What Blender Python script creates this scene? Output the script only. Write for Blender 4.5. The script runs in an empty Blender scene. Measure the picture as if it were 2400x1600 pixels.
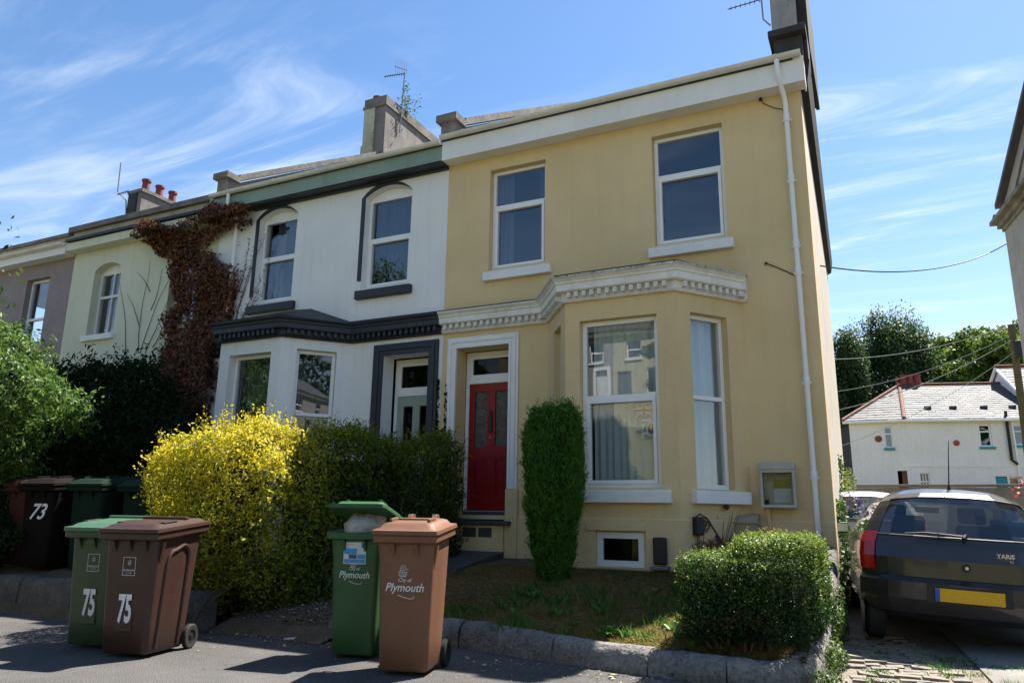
import bpy, bmesh, math, random
import numpy as np
from mathutils import Matrix, Vector

random.seed(7); RNG = np.random.default_rng(11)
scene = bpy.context.scene
COL = scene.collection
R = math.radians

# ------------------------------------------------------------------ camera
CAM = Vector((0.0, -10.0, 1.2))
YAW, PIT, ROL = R(26.177), R(13.138), R(0.852)
_fw = Vector((-math.sin(YAW)*math.cos(PIT), math.cos(YAW)*math.cos(PIT), math.sin(PIT)))
_r = Vector((math.cos(YAW), math.sin(YAW), 0)); _u = _r.cross(_fw)
_r2 = _r*math.cos(ROL) + _u*math.sin(ROL); _u2 = _u*math.cos(ROL) - _r*math.sin(ROL)
cam_data = bpy.data.cameras.new('camera'); cam = bpy.data.objects.new('camera', cam_data); COL.objects.link(cam)
cam_data.sensor_width = 36; cam_data.lens = 36*1744.8/2400; cam_data.clip_start = .05; cam_data.clip_end = 3000
cam.matrix_world = Matrix(((_r2.x, _u2.x, -_fw.x, CAM.x), (_r2.y, _u2.y, -_fw.y, CAM.y), (_r2.z, _u2.z, -_fw.z, CAM.z), (0, 0, 0, 1)))
scene.camera = cam

# ------------------------------------------------------------------ sun, sky, exposure
SUN = Vector((1.9, 4.17, 7.35)).normalized()
sun_data = bpy.data.lights.new('sun', 'SUN'); sun = bpy.data.objects.new('sun', sun_data); COL.objects.link(sun)
sun_data.energy = 5.0; sun_data.angle = R(0.53); sun_data.color = (1.0, .945, .85)
sun.rotation_euler = SUN.to_track_quat('Z', 'Y').to_euler(); sun.location = (8, 18, 32)
world = bpy.data.worlds.new('World'); scene.world = world; world.use_nodes = True
wn, wl = world.node_tree.nodes, world.node_tree.links
wn.clear()
w_out = wn.new('ShaderNodeOutputWorld'); w_bg = wn.new('ShaderNodeBackground'); w_bg.inputs['Strength'].default_value = 0.08
sky = wn.new('ShaderNodeTexSky'); sky.sky_type = 'NISHITA'; sky.sun_disc = False
sky.sun_elevation = math.asin(SUN.z); sky.sun_rotation = math.atan2(SUN.x, SUN.y)
sky.altitude = 50; sky.air_density = 1.0; sky.dust_density = 0.35; sky.ozone_density = 2.2
w_tc = wn.new('ShaderNodeTexCoord'); w_sep = wn.new('ShaderNodeSeparateXYZ'); wl.new(w_tc.outputs['Generated'], w_sep.inputs[0])
def wmath(op, a, b=None, c=None):
    n = wn.new('ShaderNodeMath'); n.operation = op
    for i, v in enumerate((a, b, c)):
        if v is None: continue
        if isinstance(v, (int, float)): n.inputs[i].default_value = v
        else: wl.new(v, n.inputs[i])
    return n.outputs[0]
# thin cirrus: noise on a high flat sheet (direction divided by height), the same over the whole sky
w_h = wmath('ADD', wmath('MAXIMUM', w_sep.outputs['Z'], 0.0), 0.09)
w_x = wmath('DIVIDE', w_sep.outputs['X'], w_h); w_y = wmath('DIVIDE', w_sep.outputs['Y'], w_h)
w_cmb = wn.new('ShaderNodeCombineXYZ'); wl.new(w_x, w_cmb.inputs[0]); wl.new(w_y, w_cmb.inputs[1])
def cloud(rot, sx, sy, off, scale, detail, rough, dist, lo, hi):
    mp = wn.new('ShaderNodeMapping'); mp.inputs['Rotation'].default_value = (0, 0, R(rot)); mp.inputs['Scale'].default_value = (sx, sy, 1)
    mp.inputs['Location'].default_value = (off, off*.7, 0); wl.new(w_cmb.outputs[0], mp.inputs[0])
    nz = wn.new('ShaderNodeTexNoise'); nz.inputs['Scale'].default_value = scale; nz.inputs['Detail'].default_value = detail
    nz.inputs['Roughness'].default_value = rough; nz.inputs['Distortion'].default_value = dist; wl.new(mp.outputs[0], nz.inputs[0])
    rp = wn.new('ShaderNodeMapRange'); rp.inputs[1].default_value = lo; rp.inputs[2].default_value = hi; rp.interpolation_type = 'SMOOTHSTEP'
    wl.new(nz.outputs[0], rp.inputs[0]); return rp.outputs[0]
c_big = cloud(20, .55, 1.0, 3.1, .75, 2, .5, .3, .40, .66)
c_wisp = cloud(28, .5, 2.2, 1.3, 1.6, 9, .62, 1.3, .44, .80)
c_fine = cloud(-18, .8, 1.6, 6.4, 2.3, 8, .6, .9, .52, .90)
c_all = wmath('ADD', wmath('MULTIPLY', c_big, wmath('MULTIPLY', c_wisp, .75)), wmath('MULTIPLY', c_fine, wmath('MULTIPLY', c_big, .45)))
c_haze = wmath('POWER', wmath('SUBTRACT', 1.0, wmath('MINIMUM', wmath('MAXIMUM', w_sep.outputs['Z'], 0.0), 1.0)), 6.0)
c_fac = wmath('MINIMUM', wmath('ADD', wmath('MULTIPLY', c_all, .95), wmath('MULTIPLY', c_haze, .75)), .92)
w_mix = wn.new('ShaderNodeMix'); w_mix.data_type = 'RGBA'; wl.new(c_fac, w_mix.inputs['Factor'])
w_sat = wn.new('ShaderNodeHueSaturation'); w_sat.inputs['Saturation'].default_value = 1.16; w_sat.inputs['Value'].default_value = 0.84
wl.new(sky.outputs[0], w_sat.inputs['Color'])
wl.new(w_sat.outputs[0], w_mix.inputs['A']); w_mix.inputs['B'].default_value = (5.4, 5.7, 6.1, 1)
wl.new(w_mix.outputs['Result'], w_bg.inputs['Color']); wl.new(w_bg.outputs[0], w_out.inputs['Surface'])
scene.view_settings.view_transform = 'Standard'; scene.view_settings.look = 'None'
scene.view_settings.exposure = 1.62; scene.view_settings.gamma = 1.0; scene.view_settings.use_curve_mapping = False
scene.cycles.max_bounces = 7; scene.cycles.transparent_max_bounces = 16
scene.cycles.use_adaptive_sampling = True; scene.cycles.use_denoising = True
scene.cycles.caustics_reflective = False; scene.cycles.caustics_refractive = False

# ------------------------------------------------------------------ materials
MATS = {}
def nd(nt, t, **kw):
    n = nt.nodes.new(t)
    for k, v in kw.items(): n.inputs[k].default_value = v
    return n
def M(name, base, rough=.8, var=.18, scale=2.5, bump=0.0, bscale=60.0, col2=None, metal=0.0, spec=.4, streak=0.0, fine=.12, coat=0.0, rvar=0.0, speck=None):
    """weathered solid: large mottling + fine grain + optional vertical streaks and specks, with bump"""
    if name in MATS: return MATS[name]
    m = bpy.data.materials.new(name); m.use_nodes = True; nt = m.node_tree; L = nt.links
    b = nt.nodes['Principled BSDF']; MATS[name] = m
    b.inputs['Roughness'].default_value = rough; b.inputs['Metallic'].default_value = metal; b.inputs['Specular IOR Level'].default_value = spec
    b.inputs['Coat Weight'].default_value = coat; b.inputs['Coat Roughness'].default_value = .05
    tc = nd(nt, 'ShaderNodeTexCoord')
    n1 = nd(nt, 'ShaderNodeTexNoise', Scale=scale, Detail=6.0, Roughness=.6); L.new(tc.outputs['Object'], n1.inputs[0])
    r1 = nd(nt, 'ShaderNodeMapRange'); r1.inputs[1].default_value = .32; r1.inputs[2].default_value = .72; L.new(n1.outputs[0], r1.inputs[0])
    mx = nt.nodes.new('ShaderNodeMix'); mx.data_type = 'RGBA'
    c2 = col2 if col2 else tuple(c*(1-var) for c in base)
    mx.inputs['A'].default_value = (*base, 1); mx.inputs['B'].default_value = (*c2, 1); L.new(r1.outputs[0], mx.inputs['Factor'])
    cur = mx.outputs['Result']
    n2 = nd(nt, 'ShaderNodeTexNoise', Scale=bscale, Detail=3.0); L.new(tc.outputs['Object'], n2.inputs[0])
    if fine:
        m2 = nt.nodes.new('ShaderNodeMix'); m2.data_type = 'RGBA'; m2.blend_type = 'MULTIPLY'; m2.inputs['Factor'].default_value = 1
        r2 = nd(nt, 'ShaderNodeMapRange'); r2.inputs[1].default_value = .3; r2.inputs[2].default_value = .7; r2.inputs[3].default_value = 1-fine; r2.inputs[4].default_value = 1+fine
        L.new(n2.outputs[0], r2.inputs[0]); L.new(cur, m2.inputs['A']); L.new(r2.outputs[0], m2.inputs['B']); cur = m2.outputs['Result']
    if streak:
        mp = nd(nt, 'ShaderNodeMapping'); mp.inputs['Scale'].default_value = (7, 7, .5); L.new(tc.outputs['Object'], mp.inputs[0])
        n3 = nd(nt, 'ShaderNodeTexNoise', Scale=1.0, Detail=5.0, Roughness=.65); L.new(mp.outputs[0], n3.inputs[0])
        r3 = nd(nt, 'ShaderNodeMapRange'); r3.inputs[1].default_value = .5; r3.inputs[2].default_value = .8; r3.inputs[3].default_value = 1; r3.inputs[4].default_value = 1-streak
        L.new(n3.outputs[0], r3.inputs[0])
        m3 = nt.nodes.new('ShaderNodeMix'); m3.data_type = 'RGBA'; m3.blend_type = 'MULTIPLY'; m3.inputs['Factor'].default_value = 1
        L.new(cur, m3.inputs['A']); L.new(r3.outputs[0], m3.inputs['B']); cur = m3.outputs['Result']
    if speck:
        n4 = nd(nt, 'ShaderNodeTexNoise', Scale=speck[0], Detail=4.0, Roughness=.7); L.new(tc.outputs['Object'], n4.inputs[0])
        r4 = nd(nt, 'ShaderNodeMapRange'); r4.inputs[1].default_value = speck[1]; r4.inputs[2].default_value = speck[1]+.06; L.new(n4.outputs[0], r4.inputs[0])
        m4 = nt.nodes.new('ShaderNodeMix'); m4.data_type = 'RGBA'; L.new(r4.outputs[0], m4.inputs['Factor']); L.new(cur, m4.inputs['A'])
        m4.inputs['B'].default_value = (*speck[2], 1); cur = m4.outputs['Result']
    L.new(cur, b.inputs['Base Color'])
    if rvar:
        r5 = nd(nt, 'ShaderNodeMapRange'); r5.inputs[3].default_value = rough-rvar; r5.inputs[4].default_value = rough+rvar
        L.new(n1.outputs[0], r5.inputs[0]); L.new(r5.outputs[0], b.inputs['Roughness'])
    if bump:
        bp = nd(nt, 'ShaderNodeBump', Strength=bump, Distance=.02); L.new(n2.outputs[0], bp.inputs['Height']); L.new(bp.outputs[0], b.inputs['Normal'])
    return m
def leaf_mat(name, a, b_, c=None, trans=.35, gloss=.45, spec=.35):
    """leaf: per-leaf tint between two or three colours, translucent"""
    m = bpy.data.materials.new(name); m.use_nodes = True; nt = m.node_tree; L = nt.links; MATS[name] = m
    p = nt.nodes['Principled BSDF']; p.inputs['Roughness'].default_value = gloss; p.inputs['Specular IOR Level'].default_value = spec
    at = nt.nodes.new('ShaderNodeAttribute'); at.attribute_name = 'tint'
    rp = nt.nodes.new('ShaderNodeValToRGB'); e = rp.color_ramp.elements; e[0].color = (*a, 1); e[1].color = (*b_, 1)
    if c: x = e.new(.5); x.color = (*b_, 1); e[-1].color = (*c, 1)
    L.new(at.outputs['Fac'], rp.inputs[0]); L.new(rp.outputs[0], p.inputs['Base Color'])
    tr = nt.nodes.new('ShaderNodeBsdfTranslucent'); L.new(rp.outputs[0], tr.inputs['Color'])
    mx = nt.nodes.new('ShaderNodeMixShader'); mx.inputs[0].default_value = trans
    L.new(p.outputs[0], mx.inputs[1]); L.new(tr.outputs[0], mx.inputs[2]); L.new(mx.outputs[0], nt.nodes['Material Output'].inputs['Surface'])
    return m
def glass_mat(name, tint=(.85, .9, .9), boost=1.5, floor_=.05):
    m = bpy.data.materials.new(name); m.use_nodes = True; nt = m.node_tree; L = nt.links; MATS[name] = m
    nt.nodes.remove(nt.nodes['Principled BSDF'])
    t = nt.nodes.new('ShaderNodeBsdfTransparent'); t.inputs['Color'].default_value = (*tint, 1)
    g = nt.nodes.new('ShaderNodeBsdfGlossy'); g.inputs['Roughness'].default_value = .0; g.inputs['Color'].default_value = (.95, .97, 1, 1)
    tc = nd(nt, 'ShaderNodeTexCoord'); nz = nd(nt, 'ShaderNodeTexNoise', Scale=1.3, Detail=1.0); L.new(tc.outputs['Object'], nz.inputs[0])
    bp = nd(nt, 'ShaderNodeBump', Strength=.06, Distance=.02); L.new(nz.outputs[0], bp.inputs['Height']); L.new(bp.outputs[0], g.inputs['Normal'])
    fr = nt.nodes.new('ShaderNodeFresnel'); ge = nt.nodes.new('ShaderNodeNewGeometry'); io = nt.nodes.new('ShaderNodeMapRange')
    io.inputs[3].default_value = 1.52; io.inputs[4].default_value = 1/1.52; L.new(ge.outputs['Backfacing'], io.inputs[0]); L.new(io.outputs[0], fr.inputs['IOR'])   # same reflectance from both sides
    ma = nt.nodes.new('ShaderNodeMath'); ma.operation = 'MULTIPLY_ADD'; ma.inputs[1].default_value = boost; ma.inputs[2].default_value = floor_; ma.use_clamp = True
    L.new(fr.outputs[0], ma.inputs[0])
    mx = nt.nodes.new('ShaderNodeMixShader'); L.new(ma.outputs[0], mx.inputs[0]); L.new(t.outputs[0], mx.inputs[1]); L.new(g.outputs[0], mx.inputs[2])
    L.new(mx.outputs[0], nt.nodes['Material Output'].inputs['Surface'])
    return m
def cloth_mat(name, col, trans=.5):
    m = bpy.data.materials.new(name); m.use_nodes = True; nt = m.node_tree; L = nt.links; MATS[name] = m
    p = nt.nodes['Principled BSDF']; p.inputs['Base Color'].default_value = (*col, 1); p.inputs['Roughness'].default_value = .9
    tr = nt.nodes.new('ShaderNodeBsdfTranslucent'); tr.inputs['Color'].default_value = (*col, 1)
    mx = nt.nodes.new('ShaderNodeMixShader'); mx.inputs[0].default_value = trans
    L.new(p.outputs[0], mx.inputs[1]); L.new(tr.outputs[0], mx.inputs[2]); L.new(mx.outputs[0], nt.nodes['Material Output'].inputs['Surface'])
    return m

YEL = M('yellow_render', (.74, .57, .318), .85, col2=(.64, .485, .262), scale=.9, bump=.16, bscale=70, streak=.07, fine=.06, speck=(6.0, .745, (.45, .33, .17)))
GABLE = M('gable_render', (.62, .56, .48), .9, var=.2, bump=.25, bscale=50, streak=.2)
WHT = M('white_render', (.84, .83, .82), .8, col2=(.76, .755, .75), scale=.9, bump=.10, bscale=80, streak=.10, fine=.04)
CREAM = M('cream_render', (.72, .71, .56), .85, col2=(.62, .62, .48), scale=.8, bump=.12, bscale=70, streak=.14)
GREYR = M('grey_pebbledash', (.33, .275, .27), .95, var=.2, bump=.6, bscale=45, fine=.3)
UPVC = M('white_upvc', (.86, .86, .86), .35, var=.05, fine=.02, spec=.5)
PAINTW = M('white_paint', (.84, .83, .83), .6, col2=(.76, .755, .75), scale=1.5, bump=.05, streak=.08, fine=.04)
DIRTYW = M('stained_white_paint', (.84, .82, .79), .65, col2=(.70, .67, .62), scale=2.2, bump=.06, streak=.28, fine=.06)
STAINW = M('dirt_streaked_paint', (.66, .64, .60), .7, col2=(.34, .32, .29), scale=6, bump=.08, streak=.75, fine=.15, speck=(30, .56, (.03, .03, .028)))
FASC = M('fascia_white', (.86, .84, .81), .45, col2=(.76, .74, .70), scale=1.2, streak=.08, fine=.03)
GUTW = M('gutter_white', (.78, .755, .70), .45, col2=(.62, .595, .54), scale=2.4, streak=.12, fine=.05)
SLATEP = M('slate_grey_paint', (.032, .036, .050), .5, var=.25, scale=2, bump=.04, fine=.1)
GREENP = M('sage_green_paint', (.27, .35, .30), .6, col2=(.20, .27, .225), scale=1.2, streak=.15)
LEAD = M('lead_flashing', (.035, .038, .045), .6, var=.3, scale=3, bump=.1)
SLATE = M('roof_slate', (.09, .09, .10), .7, var=.3, scale=3, bump=.2, bscale=30)
STONE = M('weathered_coping', (.22, .20, .17), .95, col2=(.10, .095, .085), scale=3, bump=.5, bscale=25, streak=.3, fine=.25)
CHIM = M('chimney_render', (.25, .22, .20), .95, col2=(.15, .135, .125), scale=2.2, bump=.4, bscale=30, streak=.35, fine=.2)
CHIML = M('pale_chimney_render', (.40, .38, .36), .95, col2=(.26, .245, .235), scale=1.6, bump=.4, bscale=30, streak=.35, fine=.15)
CHIMW = M('chimney_limewash', (.52, .50, .40), .95, col2=(.34, .33, .22), scale=2, bump=.4, streak=.3, speck=(6, .6, (.16, .15, .04)))
CHIMD = M('chimney_dark', (.055, .052, .05), .95, var=.4, bump=.4, bscale=30)
BROWNB = M('dark_brown_board', (.035, .026, .022), .8, var=.5, scale=4, bump=.3, streak=.3)
POT = M('red_chimney_pot', (.24, .045, .04), .7, var=.25, scale=4)
TERRA = M('terracotta', (.20, .085, .05), .85, var=.3, scale=4, bump=.2)
METAL = M('grey_aerial_metal', (.30, .30, .31), .4, metal=.7, var=.2)
DARKM = M('dark_aerial_metal', (.04, .04, .045), .5, metal=.4)
BLACKP = M('black_plastic', (.012, .012, .013), .45, var=.2)
RUBBER = M('tyre_rubber', (.018, .018, .019), .8, var=.3, bump=.1)
REDD = M('red_door_paint', (.27, .004, .006), .45, var=.2, scale=2)
SAGED = M('sage_door_paint', (.30, .36, .31), .5, var=.1)
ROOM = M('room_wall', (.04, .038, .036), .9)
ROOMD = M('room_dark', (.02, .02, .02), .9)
STEPM = M('doorstep_slate', (.07, .07, .075), .7, var=.3, scale=5, bump=.2)
ASPH = M('pavement_asphalt', (.110, .105, .102), .95, col2=(.066, .063, .062), scale=1.3, bump=.8, bscale=85, fine=.38, spec=.2, speck=(45, .655, (.21, .195, .175)))
ROAD = M('road_asphalt', (.10, .098, .096), .92, var=.25, scale=.6, bump=.5, bscale=90, fine=.25)
KERB = M('granite_kerb', (.26, .25, .24), .9, var=.25, scale=3, bump=.3, bscale=60, fine=.2)
WALLS = M('limestone_coping', (.24, .225, .205), .93, col2=(.105, .10, .095), scale=3.2, bump=1.0, bscale=34, streak=.15, fine=.32, speck=(15, .615, (.045, .042, .038)))
WALLR = M('rubble_wall', (.115, .10, .085), .95, col2=(.06, .055, .048), scale=4, bump=.8, bscale=22, fine=.25)
CONC = M('concrete', (.22, .21, .195), .94, col2=(.13, .125, .115), scale=1.6, bump=.4, bscale=50, fine=.15)
PAVER = M('limestone_paver', (.25, .22, .185), .95, col2=(.13, .115, .095), scale=4, bump=.8, bscale=30, fine=.22)
SANDB = M('stone_dust', (.22, .19, .155), 1.0, col2=(.12, .105, .085), scale=5, bump=.8, bscale=45, fine=.3)
PARAP = M('pale_parapet', (.46, .40, .33), .95, col2=(.30, .26, .21), scale=2.5, bump=.4, bscale=25, streak=.25, fine=.15)
EARTH = M('dry_earth', (.125, .088, .052), 1.0, col2=(.07, .052, .033), scale=3, bump=.8, bscale=40, fine=.3)
GRASSG = M('meadow_ground', (.10, .11, .035), 1.0, col2=(.17, .14, .06), scale=.4, bump=.6, bscale=20, fine=.25)
BARK = M('bark', (.075, .055, .042), .95, var=.4, scale=5, bump=.7, bscale=30)
TWIG = M('twig', (.13, .095, .06), .9, var=.3)
CORE = M('hedge_core', (.012, .014, .008), 1.0, var=.4, scale=9)  # near-black solid added inside the foliage to block light
GLASS = glass_mat('window_glass', (.90, .93, .93), 1.0, .03)
GLASSK = glass_mat('dim_glass', (.6, .6, .57), .3, .0)
GLASSC = glass_mat('clear_plastic', (.9, .9, .88), .25, .0)
GLASSD = glass_mat('car_glass', (.46, .50, .50), 1.3, .03)
NET = cloth_mat('net_curtain', (.74, .77, .76), .25)
CURT = cloth_mat('curtain_cloth', (.16, .19, .22), .4)
# ------------------------------------------------------------------ mesh helpers
class MB:
    """collects shapes; verts pass through a local frame (s along, out towards viewer, z up)"""
    def __init__(s, frame=None): s.v = []; s.f = []; s.frame = frame
    def P(s, a, b, c):
        p = s.frame(a, b, c) if s.frame else (a, b, c)
        s.v.append(p); return len(s.v)-1
    def face(s, *pts): s.f.append([s.P(*p) for p in pts])
    def box(s, x0, x1, y0, y1, z0, z1):
        i = [s.P(x, y, z) for z in (z0, z1) for y in (y0, y1) for x in (x0, x1)]
        for q in ((0, 2, 3, 1), (4, 5, 7, 6), (0, 1, 5, 4), (2, 6, 7, 3), (0, 4, 6, 2), (1, 3, 7, 5)): s.f.append([i[k] for k in q])
        return s
    def hexa(s, p):
        i = [s.P(*q) for q in p]
        for q in ((0, 3, 2, 1), (4, 5, 6, 7), (0, 1, 5, 4), (1, 2, 6, 5), (2, 3, 7, 6), (3, 0, 4, 7)): s.f.append([i[k] for k in q])
        return s
    def prism(s, poly, a0, a1, axis='y'):
        """poly in the two remaining axes, extruded a0..a1 along axis"""
        def mk(p, a): return {'y': (p[0], a, p[1]), 'x': (a, p[0], p[1]), 'z': (p[0], p[1], a)}[axis]
        A = [s.P(*mk(p, a0)) for p in poly]; B = [s.P(*mk(p, a1)) for p in poly]; n = len(poly)
        s.f.append(A[::-1]); s.f.append(B)
        for k in range(n): s.f.append([A[k], A[(k+1) % n], B[(k+1) % n], B[k]])
        return s
    def rings(s, rings, closed=True, cap=True):
        I = [[s.P(*p) for p in r] for r in rings]; n = len(I[0])
        for a, b in zip(I, I[1:]):
            for k in range(n if closed else n-1): s.f.append([a[k], a[(k+1) % n], b[(k+1) % n], b[k]])
        if cap and closed: s.f.append(I[0][::-1]); s.f.append(I[-1])
        return s
    def tube(s, pts, r, n=8, cap=True):
        pts = [Vector(p) for p in pts]; rr = r if isinstance(r, (list, tuple)) else [r]*len(pts)
        rg = []; prev = None
        for k, p in enumerate(pts):
            t = (pts[min(k+1, len(pts)-1)]-pts[max(k-1, 0)]).normalized()
            if prev is None: a = t.orthogonal().normalized()
            else: a = (prev-t*prev.dot(t)); a = a.normalized() if a.length > 1e-6 else t.orthogonal().normalized()
            prev = a; b = t.cross(a)
            rg.append([tuple(p+(a*math.cos(2*math.pi*q/n)+b*math.sin(2*math.pi*q/n))*rr[k]) for q in range(n)])
        return s.rings(rg, True, cap)
    def lathe(s, prof, c=(0, 0, 0), n=16, axis='z'):
        rg = []
        for r, h in prof:
            ring = []
            for q in range(n):
                a = 2*math.pi*q/n; u, v = r*math.cos(a), r*math.sin(a)
                ring.append({'z': (c[0]+u, c[1]+v, c[2]+h), 'x': (c[0]+h, c[1]+u, c[2]+v), 'y': (c[0]+u, c[1]+h, c[2]+v)}[axis])
            rg.append(ring)
        return s.rings(rg)
    def sweep(s, path, prof, closed=False):
        """prof (out, z) carried along a plan path, mitred; out is to the right of travel... i.e. -y when travelling +x"""
        n = len(path); rg = []
        for k in range(n):
            p = Vector(path[k]); d0 = (p-Vector(path[k-1])).normalized() if k else None
            d1 = (Vector(path[k+1])-p).normalized() if k < n-1 else None
            if d0 is None: d0 = d1
            if d1 is None: d1 = d0
            n0 = Vector((d0.y, -d0.x)); n1 = Vector((d1.y, -d1.x)); m = (n0+n1).normalized(); m = m/max(.3, m.dot(n0))
            rg.append([(p.x+m.x*o, p.y+m.y*o, z) for o, z in prof])
        return s.rings(rg, True, True)
def frame_at(ox, oy, tx, ty):
    l = math.hypot(tx, ty); tx, ty = tx/l, ty/l; nx, ny = ty, -tx
    return lambda a, b, c: (ox+tx*a+nx*b, oy+ty*a+ny*b, c)
FACADE = frame_at(0, 0, 1, 0)
def link(o, parent=None):
    COL.objects.link(o)
    if parent is not None:
        o.parent = parent
        o.matrix_parent_inverse = ORIG.get(parent.name, Matrix.Identity(4))
    return o
ORIG = {}
def setmesh(me, smooth, recalc=True):
    if recalc:
        bm = bmesh.new(); bm.from_mesh(me); bmesh.ops.recalc_face_normals(bm, faces=bm.faces); bm.to_mesh(me); bm.free()
    if smooth: me.polygons.foreach_set('use_smooth', [True]*len(me.polygons))
def obj(name, mb, mat, parent=None, smooth=False, bevel=0.0, label=None, seg=2, subd=0):
    me = bpy.data.meshes.new(name); me.from_pydata(mb.v, [], mb.f); setmesh(me, smooth or bevel > 0)
    me.materials.append(mat); o = bpy.data.objects.new(name, me); link(o, parent)
    if bevel:
        md = o.modifiers.new('bevel', 'BEVEL'); md.width = bevel; md.segments = seg; md.limit_method = 'ANGLE'; md.angle_limit = R(35); md.harden_normals = True
    elif smooth and not subd:
        me.set_sharp_from_angle(angle=R(38))
    if subd:
        md = o.modifiers.new('sub', 'SUBSURF'); md.levels = md.render_levels = subd
    if label: o['label'] = label
    return o
def tag(o, label=None, cat=None, group=None, kind=None):
    if label: o['label'] = label
    if cat: o['category'] = cat
    if group: o['group'] = group
    if kind: o['kind'] = kind
    return o
def thing(name, loc, label, cat, group=None):
    """Empty at the thing's base; its parts are written in world coordinates"""
    e = bpy.data.objects.new(name, None); e.empty_display_size = .2; COL.objects.link(e); e.location = loc
    ORIG[e.name] = Matrix.Translation(-Vector(loc)); return tag(e, label, cat, group)
def local(name, loc, rz, label, cat, group=None):
    """Empty whose parts are written in its own local frame"""
    e = bpy.data.objects.new(name, None); e.empty_display_size = .2; COL.objects.link(e); e.location = loc; e.rotation_euler = (0, 0, rz)
    ORIG[e.name] = Matrix.Identity(4); return tag(e, label, cat, group)
def inst(src, name, parent, loc, rz=0.0, scale=(1, 1, 1), rot=None, label=None):
    o = bpy.data.objects.new(name, src if isinstance(src, bpy.types.Mesh) else src.data); link(o, parent)
    o.location = loc; o.rotation_euler = rot if rot else (0, 0, rz); o.scale = scale
    if label: o['label'] = label
    return o
def mesh_only(name, mb, mat, smooth=False):
    me = bpy.data.meshes.new(name); me.from_pydata(mb.v, [], mb.f); setmesh(me, smooth); me.materials.append(mat)
    return me
def struct(name, mb, mat, smooth=False): return tag(obj(name, mb, mat, None, smooth), kind='structure')
def text(name, body, size, mat, parent, mtx, shear=0.0, extrude=.0008, sx=1.0, bold=0.0):
    cu = bpy.data.curves.new(name, 'FONT'); cu.body = body; cu.size = size; cu.align_x = 'CENTER'; cu.align_y = 'CENTER'; cu.shear = shear
    cu.extrude = extrude; cu.offset = bold; cu.resolution_u = 3
    t = bpy.data.objects.new(name+'_src', cu); COL.objects.link(t); dg = bpy.context.evaluated_depsgraph_get()
    me = bpy.data.meshes.new_from_object(t.evaluated_get(dg)); bpy.data.objects.remove(t); bpy.data.curves.remove(cu)
    me.transform(mtx @ Matrix.Scale(sx, 4, (1, 0, 0))); me.materials.clear(); me.materials.append(mat); me.name = name
    return link(bpy.data.objects.new(name, me), parent)
# upright text plane facing -y (towards the street): x right, z up
UPRIGHT = Matrix.Rotation(R(90), 4, 'X')

def wall_panel(mb, s0, s1, z0, z1, ops, thick=.30):
    """rendered wall with openings (a, b, c, d, rise): s a..b, z c..d, segmental arch of given rise at the top"""
    S = sorted({s0, s1, *[o[0] for o in ops], *[o[1] for o in ops]}); Z = sorted({z0, z1, *[o[2] for o in ops], *[o[3] for o in ops]})
    S = [a for a in S if s0 <= a <= s1]; Z = [a for a in Z if z0 <= a <= z1]
    for i in range(len(S)-1):
        for j in range(len(Z)-1):
            cx, cz = (S[i]+S[i+1])/2, (Z[j]+Z[j+1])/2
            if any(o[0] < cx < o[1] and o[2] < cz < o[3] for o in ops): continue
            for out in (0, -thick): mb.face((S[i], out, Z[j]), (S[i+1], out, Z[j]), (S[i+1], out, Z[j+1]), (S[i], out, Z[j+1]))
    for a, b, c, d, rise in ops:
        sp = d-rise
        mb.face((a, 0, c), (b, 0, c), (b, -thick, c), (a, -thick, c))
        mb.face((a, 0, c), (a, -thick, c), (a, -thick, sp), (a, 0, sp)); mb.face((b, 0, c), (b, 0, sp), (b, -thick, sp), (b, -thick, c))
        if rise <= 0: mb.face((a, 0, d), (a, -thick, d), (b, -thick, d), (b, 0, d))
        else:
            pts = arc(a, b, sp, rise)
            for p, q in zip(pts, pts[1:]):
                mb.face((p[0], 0, p[1]), (p[0], -thick, p[1]), (q[0], -thick, q[1]), (q[0], 0, q[1]))
                for out in (0, -thick): mb.face((p[0], out, p[1]), (q[0], out, q[1]), (q[0], out, d), (p[0], out, d))
    for s in (s0, s1): mb.face((s, 0, z0), (s, -thick, z0), (s, -thick, z1), (s, 0, z1))
    for z in (z0, z1): mb.face((s0, 0, z), (s1, 0, z), (s1, -thick, z), (s0, -thick, z))
def arc(a, b, sp, rise, n=10):
    w = (b-a)/2; r = (w*w+rise*rise)/(2*rise); cx, cz = (a+b)/2, sp+rise-r; th = math.asin(w/r)
    return [(cx+r*math.sin(t), cz+r*math.cos(t)) for t in [-th+2*th*k/n for k in range(n+1)]]
def ring_frame(mb, a, b, c, d, w, o0, o1, wb=None):
    """four mitre-butted bars round the rectangle a..b, c..d"""
    wb = wb or w
    mb.box(a, b, o0, o1, d-w, d); mb.box(a, b, o0, o1, c, c+wb); mb.box(a, a+w, o0, o1, c+wb, d-w); mb.box(b-w, b, o0, o1, c+wb, d-w)
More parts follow.
